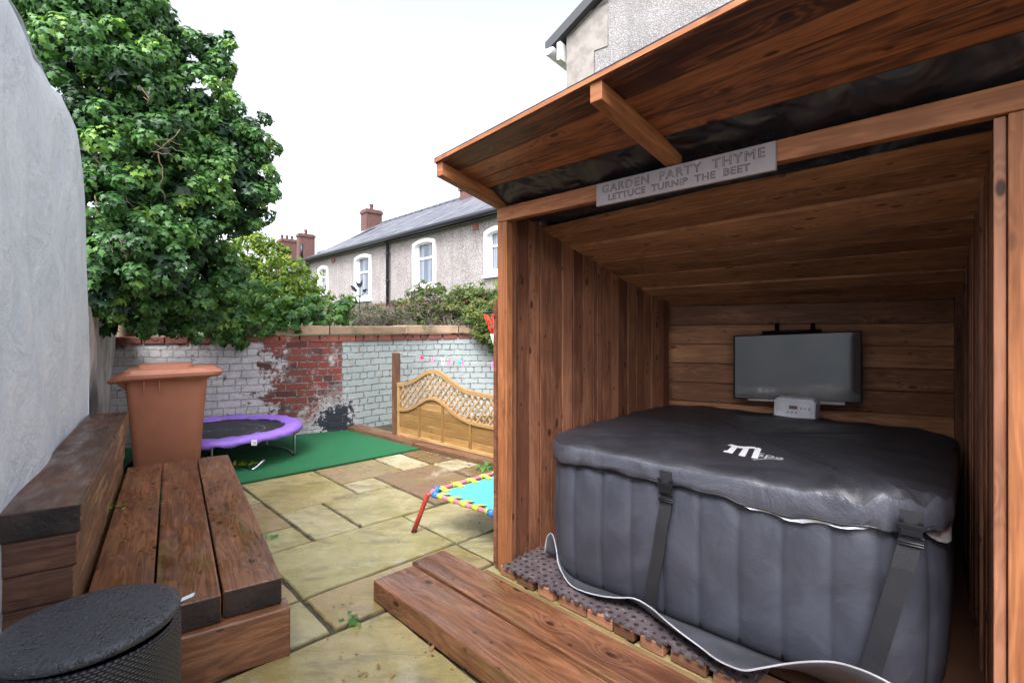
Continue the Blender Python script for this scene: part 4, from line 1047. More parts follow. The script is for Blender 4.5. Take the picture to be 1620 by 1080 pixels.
b=MB(); b.box(z3(e0,0),(ed*1.35).to_3d(),(Vector((-fn.x,-fn.y))*.19).to_3d(),(0,0,.055),tone=.5); b.box(z3(e0+ed*1.36,0),(ed*1.5).to_3d(),(Vector((-fn.x,-fn.y))*.19).to_3d(),(0,0,.05),tone=.35)
tag(b.build('edging_board',M['edging'],bevel=.006),'dark brown timber edging between the turf and the golden fence panel','edging')
b=MB(); e1=e0+Vector((-.12,.12))
for k,(w_,h_,z) in enumerate(((.2,.05,.0),(.17,.055,.052),(.15,.06,.11))): b.box(z3(e1+Vector((.02*k,.01)),z),(w_,.05*((-1)**k),0),(-.02,.09,0),(0,0,h_))
tag(b.build('timber_offcut',M['block'],bevel=.004),'small heap of reddish timber offcuts by the sooty patch of brick wall','wood')
# pegs on a washing line
la=Ff(-.04,1.0-.01,.0); la=P(630,558,5.93); lb=P(800,575,4.75)
def lpt(u):
    f=(u-630)/170; a=la.lerp(lb,f); return V((u-U0)/F*a.y,a.y,a.z-.03*math.sin(math.pi*f))
ln=MB(); ln.tube([lpt(u) for u in range(628,800,9)],.0022,4); 
M['line']=plain('pale_line',(.55,.57,.58),.6); tag(ln.build('washing_line',M['line']),'thin pale line strung from the fence post across in front of the blue wall','line')
pegc={'pink':(.80,.20,.38),'magenta':(.65,.03,.16),'white':(.75,.80,.85),'teal':(.03,.48,.42),'blue':(.08,.14,.55)}
for k_,c_ in pegc.items(): M['peg_'+k_]=plain('peg_'+k_,c_,.4)
for u,cn,kind,lab in ((667.8,'magenta','flower','dark pink flower-shaped ornament hanging first along the line'),(684,'pink','peg','pink peg directly right of the dark pink flower'),(701,'white','peg','white tilted peg on the line, between two pink ones'),
   (711,'pink','peg','pink peg directly right of the white one'),(727.7,'teal','flower','teal round ornament clipped on the line'),(731.8,'pink','peg','pink peg touching the teal ornament'),(779,'pink','peg','pink peg on the line right beside the shelter post'),(783,'blue','flower','dark blue ornament half hidden by the shelter post')):
    c=lpt(u); r_=thing('ornament' if kind=='flower' else 'clothes_peg',lab,'ornament' if kind=='flower' else 'peg',tuple(c),'pegs and ornaments on the line'); 
    if kind=='flower':
        b=MB(); 
        for k in range(6): a=k*math.pi/3; b.disc(c+V(.014*math.cos(a),-.003,.014*math.sin(a)-.01),.010,8,ax=(.1,-1,0))
        b.tube([c+V(0,-.008,-.01),c+V(0,.006,-.01)],.012,10); x1=b.build('petals',M['peg_'+cn]); b=MB(); b.tube([c+V(0,-.011,-.01),c+V(0,-.008,-.01)],.006,8); x2=b.build('centre',M['peg_magenta'])
    else:
        sg=.012 if cn!='white' else -.022
        b=MB(); b.box(c+V(-.012,-.004,-.055),(.008,0,0),(0,.008,0),(sg*.6,0,.075)); x1=b.build('jaw',M['peg_'+cn]); b=MB(); b.box(c+V(.004,-.004,-.055),(.009,0,0),(0,.008,0),(-sg*.5,0,.075)); b.tube([c+V(0,-.006,.0),c+V(0,.006,.0)],.008,8); x2=b.build('jaw',M['peg_'+cn])
    reparent(r_,x1,x2)
# basketball hoop
hp=thing('basketball_hoop','child basketball hoop with red and white net, mostly hidden by the shelter','hoop',(.30,5.2,0))
hc=P(797,495,5.0); hr=.205; M['net_red']=plain('red_net',(.75,.05,.03),.6)
b=MB(); b.tube([hc+V(hr*math.cos(2*math.pi*k/32),hr*math.sin(2*math.pi*k/32),0) for k in range(32)],.010,8,closed=True); h1=b.build('ring',M['black_metal'])
bR,bWt=MB(),MB(); nn=12
for k in range(nn):
    for sg in (1,-1):
        pts=[]
        for j in range(6):
            f=j/5; rr=hr*(1-.55*f**.8); a=2*math.pi*(k+sg*f*1.4)/nn; pts.append(hc+V(rr*math.cos(a),rr*math.sin(a),-.01-.32*f))
        bR.tube(pts[:4],.0065,5); bWt.tube(pts[3:],.0065,5)
h2_=bR.build('net',M['net_red']); h3=bWt.build('net',M['white'])
b=MB(); b.tube([(.30,5.2,0),(.30,5.2,1.75)],.03,10); b.box((.26,5.13,0),(.4,0,0),(0,.3,0),(0,0,.08)); h4=b.build('pole',M['black_metal']); b=MB(); b.box(hc+V(hr+.01,-.3,-.08),(.02,0,0),(0,.6,0),(0,0,.42)); h5=b.build('backboard',M['white'],bevel=.004); b=MB(); b.tube([hc+V(hr,0,0),(.30,5.2,hc.z)],.015,6); h6=b.build('bracket',M['black_metal'])
reparent(hp,h1,h2_,h3,h4,h5,h6)
# cockerel weather vane
wv=thing('weather_vane','dark metal garden ornament topped with a cockerel silhouette, in front of the house','ornament',tuple(P(570,480,9)))
Yv=9.0; b=MB(); b.tube([P(569,500,Yv),P(569,452,Yv)],.010,6); 
for (x,y) in ((-11,2),(10,6),(-7,12),(6,14),(-13,9)): b.tube([P(569,470,Yv),P(569+x,455+y,Yv)],.007,5)
v1=b.build('stem',M['dark']); b=MB(); ck=[(563,444),(566,448),(570,447),(573,442),(573,450),(571,454),(567,455),(564,451)]; b.prism([P(u,v,Yv) for u,v in ck],(0,.02,0)); v2=b.build('cockerel',M['dark']); fix_normals(v2)
b=MB()
for (u,v,r_) in ((559,456,3.2),(562,459,2.6),(556,453,1.6),(576,460,2.6),(579,458,1.6)): b.disc(P(u,v,Yv),r_/F*Yv,8,ax=(0,-1,0)); b.disc(P(u,v,Yv)+V(0,.02,0),r_/F*Yv,8,ax=(0,1,0))
v3=b.build('flower',M['dark']); reparent(wv,v1,v2,v3)

# ------------------------------------------------------------------ hot tub
def m_vinyl(name,c0,c1,rough,bs=.3):
    m=NT(name); o=m.obj(); n=m.noise(o,5,5,.65,.6); n2=m.noise(o,160,2); n3=m.noise(m.map(o,5,5,1.2),1.6,5,.7)
    c=m.mix(m.rng(n,.3,.7),c0,c1); c=m.mix(m.math('MULTIPLY',m.rng(n3,.6,.72),.5),c,tuple(x*.35 for x in c0)); c=m.mix(m.math('MULTIPLY',m.rng(m.noise(o,70,2),.74,.78),.3),c,(.2,.2,.2))
    r=m.rng(n,.3,.7,rough-.06,rough+.1)
    return m.out(c,r,m.bump(m.math('ADD',m.math('MULTIPLY',n,3.),m.math('MULTIPLY',n2,.35)),bs,.006),Specular_IOR_Level=.5)
M['tub']=m_vinyl('grey_tub_vinyl',(.036,.038,.051),(.055,.058,.076),.46)
M['cover']=m_vinyl('black_cover_vinyl',(.017,.017,.021),(.028,.028,.035),.52,.35)
M['strap']=plain('black_webbing',(.014,.014,.017),.6,0,.5,300); M['foil']=plain('silver_foil',(.70,.70,.74),.28,.7,.6,30,.05); M['piping']=plain('piping',(.012,.012,.015),.45)
f_ax=Vector((.742,-.671)); d_ax=Vector((.671,.742)); tA=Vector((.18-.742*.075,2.53+.671*.075)); LT=1.575; RC=.25
tcn=tA+f_ax*LT/2+d_ax*LT/2
def outl(t,off=0.,rc=RC):
    """t = arc length from the middle of the left side, going front-left, front, right, back"""
    h_=LT/2; r_=rc; str_=2*(h_-r_); q=math.pi/2*r_; per=4*(str_+q); t=t%per
    segs=[]; cx,cy=0,0
    # local coords: x along f_ax (right), y along d_ax (back)
    k=int(t//(str_+q)); u=t-k*(str_+q)
    # side 0 = front (left->right), 1 = right (front->back), 2 = back (right->left), 3 = left (back->front)
    if u<str_: lx,ly=-str_/2+u,-h_; nx,ny=0,-1
    else:
        a=(u-str_)/r_; lx=h_-r_+r_*math.sin(a); ly=-(h_-r_)-r_*math.cos(a); nx,ny=math.sin(a),-math.cos(a)
    lx+=nx*off; ly+=ny*off
    for _ in range(k): lx,ly,nx,ny=-ly,lx,-ny,nx
    p=tcn+f_ax*lx+d_ax*ly; n=f_ax*nx+d_ax*ny
    return p,n
per=4*((LT-2*RC)+math.pi/2*RC)
tub=thing('hot_tub','square inflatable dark grey hot tub under a black cover inside the shelter','hot tub',(tcn.x,tcn.y,FL))
s_off=None
nc=round(per/.152); cw=per/nc
# phase: seam through the point seen at px x=950 (front, s=.301 from tA)
ph=(.376-RC)%cw
b=MB(); nu=nc*16; zs=[0,.012,.035,.07,.14,.25,.36,.46,.53,.565,.59,.605,.612]; pts=[];uvs=[]
for i in range(nu):
    t=per*i/nu; x=((t-ph)/cw)%1; bulge=.026*(max(0.,math.sin(math.pi*x)))**.27
    for j,z in enumerate(zs):
        zz=z/.612; env=min(1,(zz/.10))**.5*min(1,((1-zz)/.09))**.5; big=.020*math.sin(math.pi*zz)
        wr=.003*math.sin(t*60+z*20)*(1 if .8<zz<.97 else 0)
        p,n=outl(t,-.035+bulge*env+big+wr-.02*(1-env)); pts.append((p.x,p.y,FL+.004+z)); uvs.append((t,z))
b.grid(pts,nu,len(zs),uvs,closed=True); u1=b.build('tub_side',M['tub'])
b=MB()
for k in range(nc):
    t=ph+cw*k; pl_=[]
    for z in (.03,.1,.3,.5,.575): 
        p,n=outl(t,-.035+.020*math.sin(math.pi*z/.612)+.004); pl_.append(z3(p,FL+z))
    b.tube(pl_,.0042,5)
u2=b.build('seam',M['piping']); u2.parent=u1
# cover: shoulder + sagging top, skirt with folds
def hsh(x): return math.sin(x*12.9898)*43758.5453%1
b=MB(); nu=240
prof=[(.012,-.012),(.018,.006),(.018,.026),(.015,.052),(.010,.074),(-.004,.086),(-.028,.091),(-.12,.095),(-.28,.098),(-.42,.096),(-.58,.092)]
pts=[];uvs=[]; base=.655
hemz=[]
for i in range(nu):
    t=per*i/nu; 
    tr_=(t-(LT-2*RC)-.15)            # distance to the front-right corner
    cor=math.exp(-(tr_/.22)**2)
    lf=math.exp(-(((t+per/2)%per-per/2+.25)/.25)**2)
    drop=.010*math.sin(t*5.3)+.006*math.sin(t*13)
    hem=base+.012+drop+.004*math.sin(t*40)
    for j,(off,z) in enumerate(prof):
        wr=0
        if cor>.02:
            wr=cor*(.014*math.sin(t*38+off*22)+.014*math.sin(t*71-off*40+1))*(1 if j<6 else .35); zc=cor*.040*math.exp(-((off+.08)/.1)**2)
        else: zc=0
        f_=min(1,j/3); wv=.003*math.sin(t*27+off*30)+.0025*math.sin(t*11-off*55)
        rr=outl(t,off+wr*.5*(1-f_)+wv*.5, max(.12,RC+min(0,off)*.6) if off>-.3 else RC)
        if off<=-.28:
            p0,_=outl(t,-.18); k=(-off-.18)/.57; p=p0.lerp(tcn,k*.95)
        else: p=rr[0]
        z_=(hem if j==0 else base+z+wr+zc+wv)
        if j==0: z_=hem-.018
        pts.append((p.x,p.y,z_)); uvs.append((t,off))
    hemz.append(hem)
b.grid(pts,nu,len(prof),uvs,closed=True)
# centre fan
ctr=[]; 
for ring_k,(kk,zz) in enumerate(((.82,.094),(.92,.096))):
    pass
last=[Vector(pts[i*len(prof)+len(prof)-1]) for i in range(nu)]; cz=base+.088; c3=V(tcn.x,tcn.y,cz)
pts2=[];uv2=[]
for i in range(nu):
    for f in (0,.5,.98): q=last[i].lerp(c3,f); pts2.append(tuple(q)); uv2.append((i*.01,f))
b.grid(pts2,nu,3,uv2,closed=True); b.face([pts2[i*3+2] for i in range(nu)])
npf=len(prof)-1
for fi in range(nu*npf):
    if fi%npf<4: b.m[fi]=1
M['skirt']=m_vinyl('lighter_cover_vinyl',(.045,.046,.060),(.075,.077,.096),.42,.6)  # lighter grey copy of the cover vinyl for the lower rows of the cover
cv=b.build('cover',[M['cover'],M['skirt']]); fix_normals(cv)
tub_parts=[u1,cv]
b=MB(); b.tube([z3(outl(per*i/160,.014)[0],hemz[int(i*nu/160)]-.016) for i in range(160)],.0045,6,closed=True); hm=b.build('hem',M['piping']); hm.parent=cv
# foil peeping out
def foil(t0,t1,d0,d1,n=24):
    b=MB(); pts=[];uvs=[]
    for i in range(n):
        f=i/(n-1); t=t0+(t1-t0)*f; dr_=(d0+(d1-d0)*f)*math.sin(math.pi*min(1,max(.02,f)))**.4; hem=hemz[int((t%per)/per*nu)%nu]
        for j,z in enumerate((0,-.5,-1)):
            p,n_=outl(t,.008+.006*math.sin(t*40+j)+.004*(j==2)); pts.append((p.x,p.y,hem-.010+z*dr_)); uvs.append((t,z))
    b.grid(pts,n,3,uvs); o=b.build('foil_lining',M['foil']); o.parent=cv
foil(.72,1.16,.018,.024); foil(1.30,1.52,.05,.06)
# lettering on the cover
def cover_pt(u,v): return G(u,v,.757)
x3=V(f_ax.x,f_ax.y,0); y3=V(d_ax.x,d_ax.y,0)
def on_cover(u,v): return G(u,v,.7665)
from mathutils.bvhtree import BVHTree
bvh=BVHTree.FromPolygons([v.co for v in cv.data.vertices],[tuple(p.vertices) for p in cv.data.polygons])
def onto(p,e=.0022):
    h=bvh.ray_cast(V(p.x,p.y,3),V(0,0,-1)); return V(p.x,p.y,(h[0].z if h[0] else .76)+e)
b=MB(); mo=on_cover(1149,711.5); ex_=x3*.150; ey_=y3*.195
def mq(x,y): return onto(mo+ex_*(x-.26*y)+ey_*y)
for q in ([(0,0),(.17,0),(.17,.9),(0,.80)],[(.34,0),(.51,0),(.51,.9),(.34,.9)],[(.68,0),(.85,0),(.85,.8),(.68,.9)],[(-.12,.80),(.17,.80),(.17,1.),(-.04,1.)],[(.17,.80),(.34,.80),(.34,1.),(.17,1.)],[(.34,.9),(.51,.9),(.51,1.),(.34,1.)],[(.51,.80),(.68,.80),(.68,1.),(.51,1.)],[(.68,.9),(.85,.8),(.85,.9),(.76,1.),(.68,1.)][:4],[(-.10,0),(0,0),(0,.16),(-.06,.16)]):
    Q=[Vector(p) for p in q]; n=5
    for a_ in range(n):
        for c_ in range(n):
            def bl_(u_,v_): return Q[0].lerp(Q[1],u_).lerp(Q[3].lerp(Q[2],u_),v_)
            b.face([mq(*bl_(x/n,y/n)) for x,y in ((a_,c_),(a_+1,c_),(a_+1,c_+1),(a_,c_+1))])
l1=b.build('emblem',M['print'])
l2=text('Spa',.085,on_cover(1216,719),x3,y3,M['print'],'lettering',ext=.0004,shear=-.1,align='CENTER')
for v in l2.data.vertices: v.co=onto(v.co)
q0,q1=on_cover(1192,720),on_cover(1238,722); flat=[q0+(q1-q0)*f+y3*(-.012+.016*math.sin(3.4*f)) for f in [k/14 for k in range(15)]]
b=MB()
for p,q in zip(flat[:-1],flat[1:]): b.face([onto(p-y3*.004),onto(q-y3*.004),onto(q+y3*.004),onto(p+y3*.004)])
l3=b.build('swoosh',M['print'])
for x in (l1,l2,l3): x.parent=cv
# straps with buckles
def strap(pts_,w_,name='strap'):
    b=MB(); cs=[]
    for (u,v,Y) in pts_: cs.append(P(u,v,Y))
    side=x3*w_/2; nrm=V(-d_ax.x,-d_ax.y,0)*.003
    for a,c in zip(cs[:-1],cs[1:]):
        b.face([a-side,a+side,c+side,c-side],None); b.face([a-side-nrm,c-side-nrm,c+side-nrm,a+side-nrm]); b.face([a-side,c-side,c-side-nrm,a-side-nrm]); b.face([a+side,a+side-nrm,c+side-nrm,c+side])
    o=b.build(name,M['strap']); return o,cs,side
def YF(u,out=.0):   # depth of the tub front face seen at column u
    r_=(u-U0)/F; A=tA-d_ax*out; s=(r_*A.y-A.x)/(f_ax.x-r_*f_ax.y); return A.y+f_ax.y*s
def buckle(u,v,w_,h_,out,par,tilt=0):
    c=P(u,v,YF(u,out)); b=MB(); x=x3; z=V(tilt,0,1).normalized(); o=V(-d_ax.x,-d_ax.y,0)
    b.box(c-x*w_/2-z*h_*.1,x*w_,z*h_*.32,o*.012); b.box(c-x*w_*.42-z*h_*.5,x*w_*.84,z*h_*.38,o*.010)
    b.box(c-x*w_/2+z*h_*.30,x*w_*.22,z*h_*.2,o*.009); b.box(c+x*w_*.28+z*h_*.30,x*w_*.22,z*h_*.2,o*.009); b.tube([c-x*w_*.5-z*h_*.58,c+x*w_*.5-z*h_*.58],.003,6); b.tube([c-x*w_*.5-z*h_*.95,c+x*w_*.5-z*h_*.95],.004,6); b.tube([c-x*w_*.5-z*h_*1.1,c+x*w_*.5-z*h_*1.1],.004,6)
    o=b.build('buckle',M['black_metal'],bevel=.002); o.parent=par
s1,_,_=strap([(1053,745,YF(1053,.02)),(1053,800,YF(1053,.022)),(1047,830,YF(1047,.028)),(1040,880,YF(1040,.03)),(1031,925,YF(1031,.03)),(1028,963,YF(1028,.02))],.052)
s2,_,_=strap([(1442,808,YF(1442,.02)),(1440,855,YF(1440,.024)),(1428,900,YF(1428,.034)),(1410,955,YF(1410,.036)),(1393,1010,YF(1393,.034)),(1372,1078,YF(1372,.03))],.058)
buckle(1053,768,.064,.058,.028,s1); buckle(1442,834,.062,.050,.030,s2)
tub_parts+=[s1,s2]; reparent(tub,*tub_parts)
# loose grey ground sheet curling out along the foot of the tub
M['sheet']=plain('grey_ground_sheet',(.06,.062,.072),.45,0,.3,30,.2); M['sheet_edge']=plain('silver_sheet_edge',(.34,.34,.37),.5)
op=[(862,872,2.68),(866,848,2.70),(874,845,2.68),(880,868,2.60),(884,893,2.52),(898,920,2.43),(915,932,2.36),(945,941,2.275),(975,945,2.22),(1003,946,2.17),(1030,961,2.09),(1052,980,2.00),(1078,1001,1.93),(1104,1020,1.865),(1133,1042,1.79),(1160,1055,1.73),(1180,1060,1.69),(1205,1056,1.66),(1240,1050,1.62),(1280,1046,1.57),(1320,1047,1.53),(1360,1058,1.47),(1400,1076,1.41),(1440,1100,1.36)]
out_p=smooth([P(*x) for x in op],3); b=MB(); pts=[];uvs=[]; n=len(out_p)
for i,p in enumerate(out_p):
    f=i/(n-1); s=-.02+f*1.30; q=tA+f_ax*s+d_ax*(.05 if s>.25 else .05+.5*(.25-s)); q=z3(q,FL+.012)
    p=Vector((p.x,p.y,max(p.z,FL+.012)))
    for k in range(7):
        g=k/6; m_=p.lerp(q,g); m_.z=p.z*(1-g)**1.6+ (FL+.012)*(1-(1-g)**1.6)+.010*math.sin(g*math.pi)*math.sin(f*22); pts.append(tuple(m_)); uvs.append((f,g))
b.grid(pts,n,7,uvs); gs=b.build('groundsheet',M['sheet']); sm=gs.modifiers.new('thick','SOLIDIFY'); sm.thickness=.003
tag(gs,'loose dark grey ground sheet with pale edge curling out from under the tub','ground sheet')
b=MB(); b.tube([V(p.x,p.y,max(p.z,FL+.012)) for p in out_p],.0035,6); e_=b.build('edge_trim',M['sheet_edge']); e_.parent=gs

# ------------------------------------------------------------------ television, shelf strip, control box
def m_screen():
    m=NT('tv_screen'); return m.out((.02,.02,.024),.07,None,Specular_IOR_Level=.6,IOR=2.0)
M['screen']=m_screen()
tv=thing('television','flat black television on a bracket on the back wall of the shelter','television',tuple(P(1262,580,3.2)))
tl,trr=P(1160,531,3.36),P(1364,523,3.02); bl,br=P(1160,630,3.36),P(1365,638,3.02)
bdir=(trr-tl); tnrm=bdir.cross(V(0,0,1)).normalized()
if tnrm.dot(-tl)<0: tnrm=-tnrm
b=MB(); b.prism([bl,br,trr,tl],-tnrm*.045); x1=b.build('casing',M['black_metal'],bevel=.006); fix_normals(x1)
ins=.012; cc=(bl+br+trr+tl)/4; scr=[cc+(p-cc)*.965 for p in (bl,br,trr,tl)]; b=MB(); b.face([p+tnrm*.0025 for p in scr]); x2=b.build('screen',M['screen'])
b=MB()
for u in (1230,1287): p=P(u,511,3.325 if u==1230 else 3.205); b.box(p-V(.012,0,.0),(.024,0,0),(0,.012,0),(0,0,-.22))
pa,pb_=P(1206,526,3.36),P(1300,523,3.18); b.tube([pa,pb_],.012,6); x3_=b.build('bracket',M['black_metal']); reparent(tv,x1,x2,x3_)
b=MB(); pa,pb_=P(1183,633,3.32),P(1337,641,3.06); b.box(pa,pb_-pa,-tnrm*.05,(0,0,.018)); tag(b.build('shelf_strip',plain('pale_strip',(.42,.36,.34),.5),bevel=.002),'thin pale strip shelf below the television','shelf')
cb=thing('control_unit','silver control box with small display at the back edge of the hot tub','control box',tuple(P(1256,660,2.98)))
pc=P(1222,656,3.17); pd=P(1289,660,3.01); dx=(pd-pc); dx.z=0; up=V(0,0,.105); M['silver']=plain('silver_plastic',(.60,.60,.64),.35,.1); M['panel']=plain('pale_panel',(.66,.67,.72),.35); nn=dx.cross(V(0,0,1)).normalized()
if nn.dot(-pc)<0: nn=-nn
L_=dx.length; e=dx.normalized(); back=-nn*.11; tilt=-nn*.03
z0=.70; base_=V(pc.x,pc.y,z0); hh=.165
b=MB(); b.prism([base_,base_+e*L_,base_+e*(L_)+V(0,0,hh-.02)+tilt,base_+e*(L_-.02)+V(0,0,hh)+tilt,base_+e*.02+V(0,0,hh)+tilt,base_+V(0,0,hh-.02)+tilt],back); y1=b.build('casing',M['silver'],bevel=.008); fix_normals(y1)
def cf(x,z,o=.0015): return base_+e*x+V(0,0,z)+tilt*(z/hh)+nn*o
b=MB(); b.face([cf(.03,.02,.002),cf(L_-.03,.02,.002),cf(L_-.03,hh-.03,.002),cf(.03,hh-.03,.002)]); y2=b.build('panel',M['panel']); b=MB(); b.face([cf(.09,.10,.004),cf(.135,.10,.004),cf(.135,.12,.004),cf(.09,.12,.004)]); y3_=b.build('display',plain('display',(.16,.07,.06),.2)); b=MB()
for k in range(3): b.disc(cf(.155+.022*k,.108,.004),.006,8,ax=nn)
for k in range(3): b.disc(cf(.085+.022*k,.08,.004),.006,8,ax=nn)
y4=b.build('button',plain('button',(.25,.25,.29),.5)); reparent(cb,y1,y2,y3_,y4)

# ------------------------------------------------------------------ carved sign on the beam
def m_sign():
    m=NT('grey_sign_wood'); o=m.obj(); n=m.noise(o,9,5,.6); c=m.mix(n,(.20,.165,.17),(.33,.28,.28)); c=m.mix(m.math('MULTIPLY',m.rng(m.noise(o,30,4),.6,.75),.5),c,(.45,.42,.40)); return m.out(c,.7,m.bump(m.noise(o,120,3),.3,.002))
M['sign']=m_sign()
sa=P0+WF*.655+NF*.004; sg_o=z3(sa,1.822); sgn=thing('sign','grey carved sign reading GARDEN PARTY THYME LETTUCE TURNIP THE BEET on the beam','sign',tuple(sg_o))
b=MB(); b.box(sg_o,(WF*.73).to_3d(),(NF*.018).to_3d(),(0,0,.098)); s_1=b.build('board',M['sign'],bevel=.003)
WX=WF.to_3d(); fz=(NF*.0185).to_3d(); obs=[s_1]
for body,z_,size,sp in (('GARDEN  PARTY  THYME',.052,.047,1.16),('LETTUCE  TURNIP  THE  BEET',.016,.036,1.07)):
    loc=sg_o+WX*.365+fz+V(0,0,z_); o=text(body,size,loc,WX,V(0,0,1),M['letter'],'lettering',outline=.00075,spacing=sp)
    xs=[ (v.co-loc).dot(WX) for v in o.data.vertices]; wd_=max(xs)-min(xs); mid=(max(xs)+min(xs))/2; tgt=.665 if body[0]=='G' else .585
    for v in o.data.vertices: d=(v.co-loc).dot(WX); v.co += WX*((d-mid)*(tgt/wd_)-d-(0 if body[0]=='G' else .008))
    o.parent=s_1
reparent(sgn,s_1)

# ------------------------------------------------------------------ rattan drum in the corner
def m_rattan():
    m=NT('rattan_weave'); uv=m.uv(); cx=m.new('ShaderNodeSeparateXYZ'); m.link(uv,cx.inputs[0]); S,Z=cx.outputs[0],cx.outputs[1]
    row=m.math('FLOOR',m.math('DIVIDE',Z,.0075)); ph=m.math('MULTIPLY',m.math('MODULO',row,2.),math.pi)
    a=m.math('ABSOLUTE',m.math('SINE',m.math('ADD',m.math('MULTIPLY',S,2*math.pi/.034),m.math('MULTIPLY',ph,.5)))); bz=m.math('ABSOLUTE',m.math('SINE',m.math('MULTIPLY',Z,math.pi/.0075)))
    h=m.math('MULTIPLY',m.math('POWER',a,.5),m.math('POWER',bz,.6)); c=m.mix(h,(.006,.006,.008),(.060,.060,.068)); return m.out(c,.36,m.bump(h,1.,.006))
M['rattan']=m_rattan()
def m_drop():
    m=NT('wet_lid'); o=m.obj(); n=m.vor(o,55); k=m.rng(n,.15,.4,1,0); n2=m.noise(o,120,3); return m.out(m.mix(n2,(.024,.027,.036),(.055,.059,.072)),m.rng(m.noise(o,12,3),.35,.65,.16,.42),m.bump(m.math('ADD',m.math('MULTIPLY',k,1.2),n2),.7,.006))
M['wetlid']=m_drop()
rc=Vector((-1.125,1.366)); rr=.21; rh=.50
rd=thing('rattan_drum','black woven rattan drum table with wet lid in the near left corner','side table',(rc.x,rc.y,0))
b=MB(); nu=96; pts=[];uvs=[]
for i in range(nu):
    a=2*math.pi*i/nu
    for z,r_ in ((0,.19),(.05,.195),(.25,.2),(.45,.2),(.472,.2),(.48,.197),(.482,.185)): pts.append((rc.x+r_*math.cos(a),rc.y+r_*math.sin(a),z)); uvs.append((a*.2,z))
b.grid(pts,nu,7,uvs,closed=True); d1=b.build('body',M['rattan']); sb=b
b=MB(); pts=[];uvs=[]; pl2=[(.187,.483),(.200,.489),(.204,.495),(.205,.503),(.200,.510),(.186,.5125),(.10,.5115)]
tiltv=Vector((.05,.02))
for i in range(nu):
    a=2*math.pi*i/nu
    for r_,z in pl2: 
        x,y=r_*math.cos(a),r_*math.sin(a); pts.append((rc.x+x-.006,rc.y+y,z+.004+x*.03)); uvs.append((a*.2,r_))
b.grid(pts,nu,len(pl2),uvs,closed=True); b.face([pts[i*len(pl2)+len(pl2)-1] for i in range(nu)]); d2=b.build('lid',M['wetlid'])
b=MB(); tp_=P(288,946,1.47); b.box(tp_,(.030,.012,.010),(.008,-.018,0),(0,0,.002)); d3=b.build('tag',plain('pale_tag',(.55,.72,.76),.4))
reparent(rd,d1,d2,d3)

# ------------------------------------------------------------------ foliage
def leafmat(name,stops,rough=.4,trans=.25):
    m=NT(name); t=m.tone(); c=m.ramp(t,*stops); o=m.obj(); c=m.mix(.35,c,m.mix(1,c,m.ramp(m.noise(o,40,2),(.3,(.6,.6,.6)),(.7,(1.4,1.4,1.4))),'MULTIPLY'))
    m.out(c,rough,None,Specular_IOR_Level=.35)
    if trans:
        tr_=m.new('ShaderNodeBsdfTranslucent'); m.link(m.mix(1,c,(1.2,1.5,.6),'MULTIPLY'),tr_.inputs[0]); mx_=m.new('ShaderNodeMixShader'); mx_.inputs[0].default_value=trans
        m.link(m.b.outputs[0],mx_.inputs[1]); m.link(tr_.outputs[0],mx_.inputs[2]); m.link(mx_.outputs[0],m.n['Material Output'].inputs[0])
    return m.m
M['ivy']=leafmat('ivy_leaf',((0,(.014,.038,.016)),(.4,(.038,.105,.028)),(.75,(.075,.185,.042)),(.93,(.11,.24,.05)),(1,(.20,.33,.06))),.42)
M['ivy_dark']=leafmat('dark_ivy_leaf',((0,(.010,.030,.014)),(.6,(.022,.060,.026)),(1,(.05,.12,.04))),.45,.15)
M['privet']=leafmat('light_shrub_leaf',((0,(.04,.085,.015)),(.4,(.11,.20,.025)),(.8,(.22,.31,.035)),(1,(.34,.40,.06))),.5,.35)
M['olive']=leafmat('olive_shrub_leaf',((0,(.025,.045,.012)),(.4,(.06,.10,.02)),(.8,(.12,.165,.03)),(1,(.19,.17,.05))),.5,.3)
M['twig']=plain('twig_bark',(.16,.115,.07),.8,0,.5,60,.4); M['deadtwig']=plain('dead_twig',(.13,.105,.08),.85,0,.5,60,.4)
IVY=(np.array([(0,0,0),(.34,-.16,-.05),(.30,.10,-.03),(.60,.30,-.10),(.27,.46,-.03),(0,1.0,-.12),(-.27,.46,-.03),(-.60,.30,-.10),(-.30,.10,-.03),(-.34,-.16,-.05),(0,.35,.05)]),
     [(0,1,2,10),(10,2,3,4),(10,4,5),(10,5,6),(10,6,7,8),(0,10,8,9)])
OVAL=(np.array([(0,0,0),(.22,.35,-.05),(.16,.75,-.06),(0,1,-.1),(-.16,.75,-.06),(-.22,.35,-.05),(0,.45,.04)]),[(0,1,6),(1,2,3,6),(0,6,5),(5,6,3,4)])
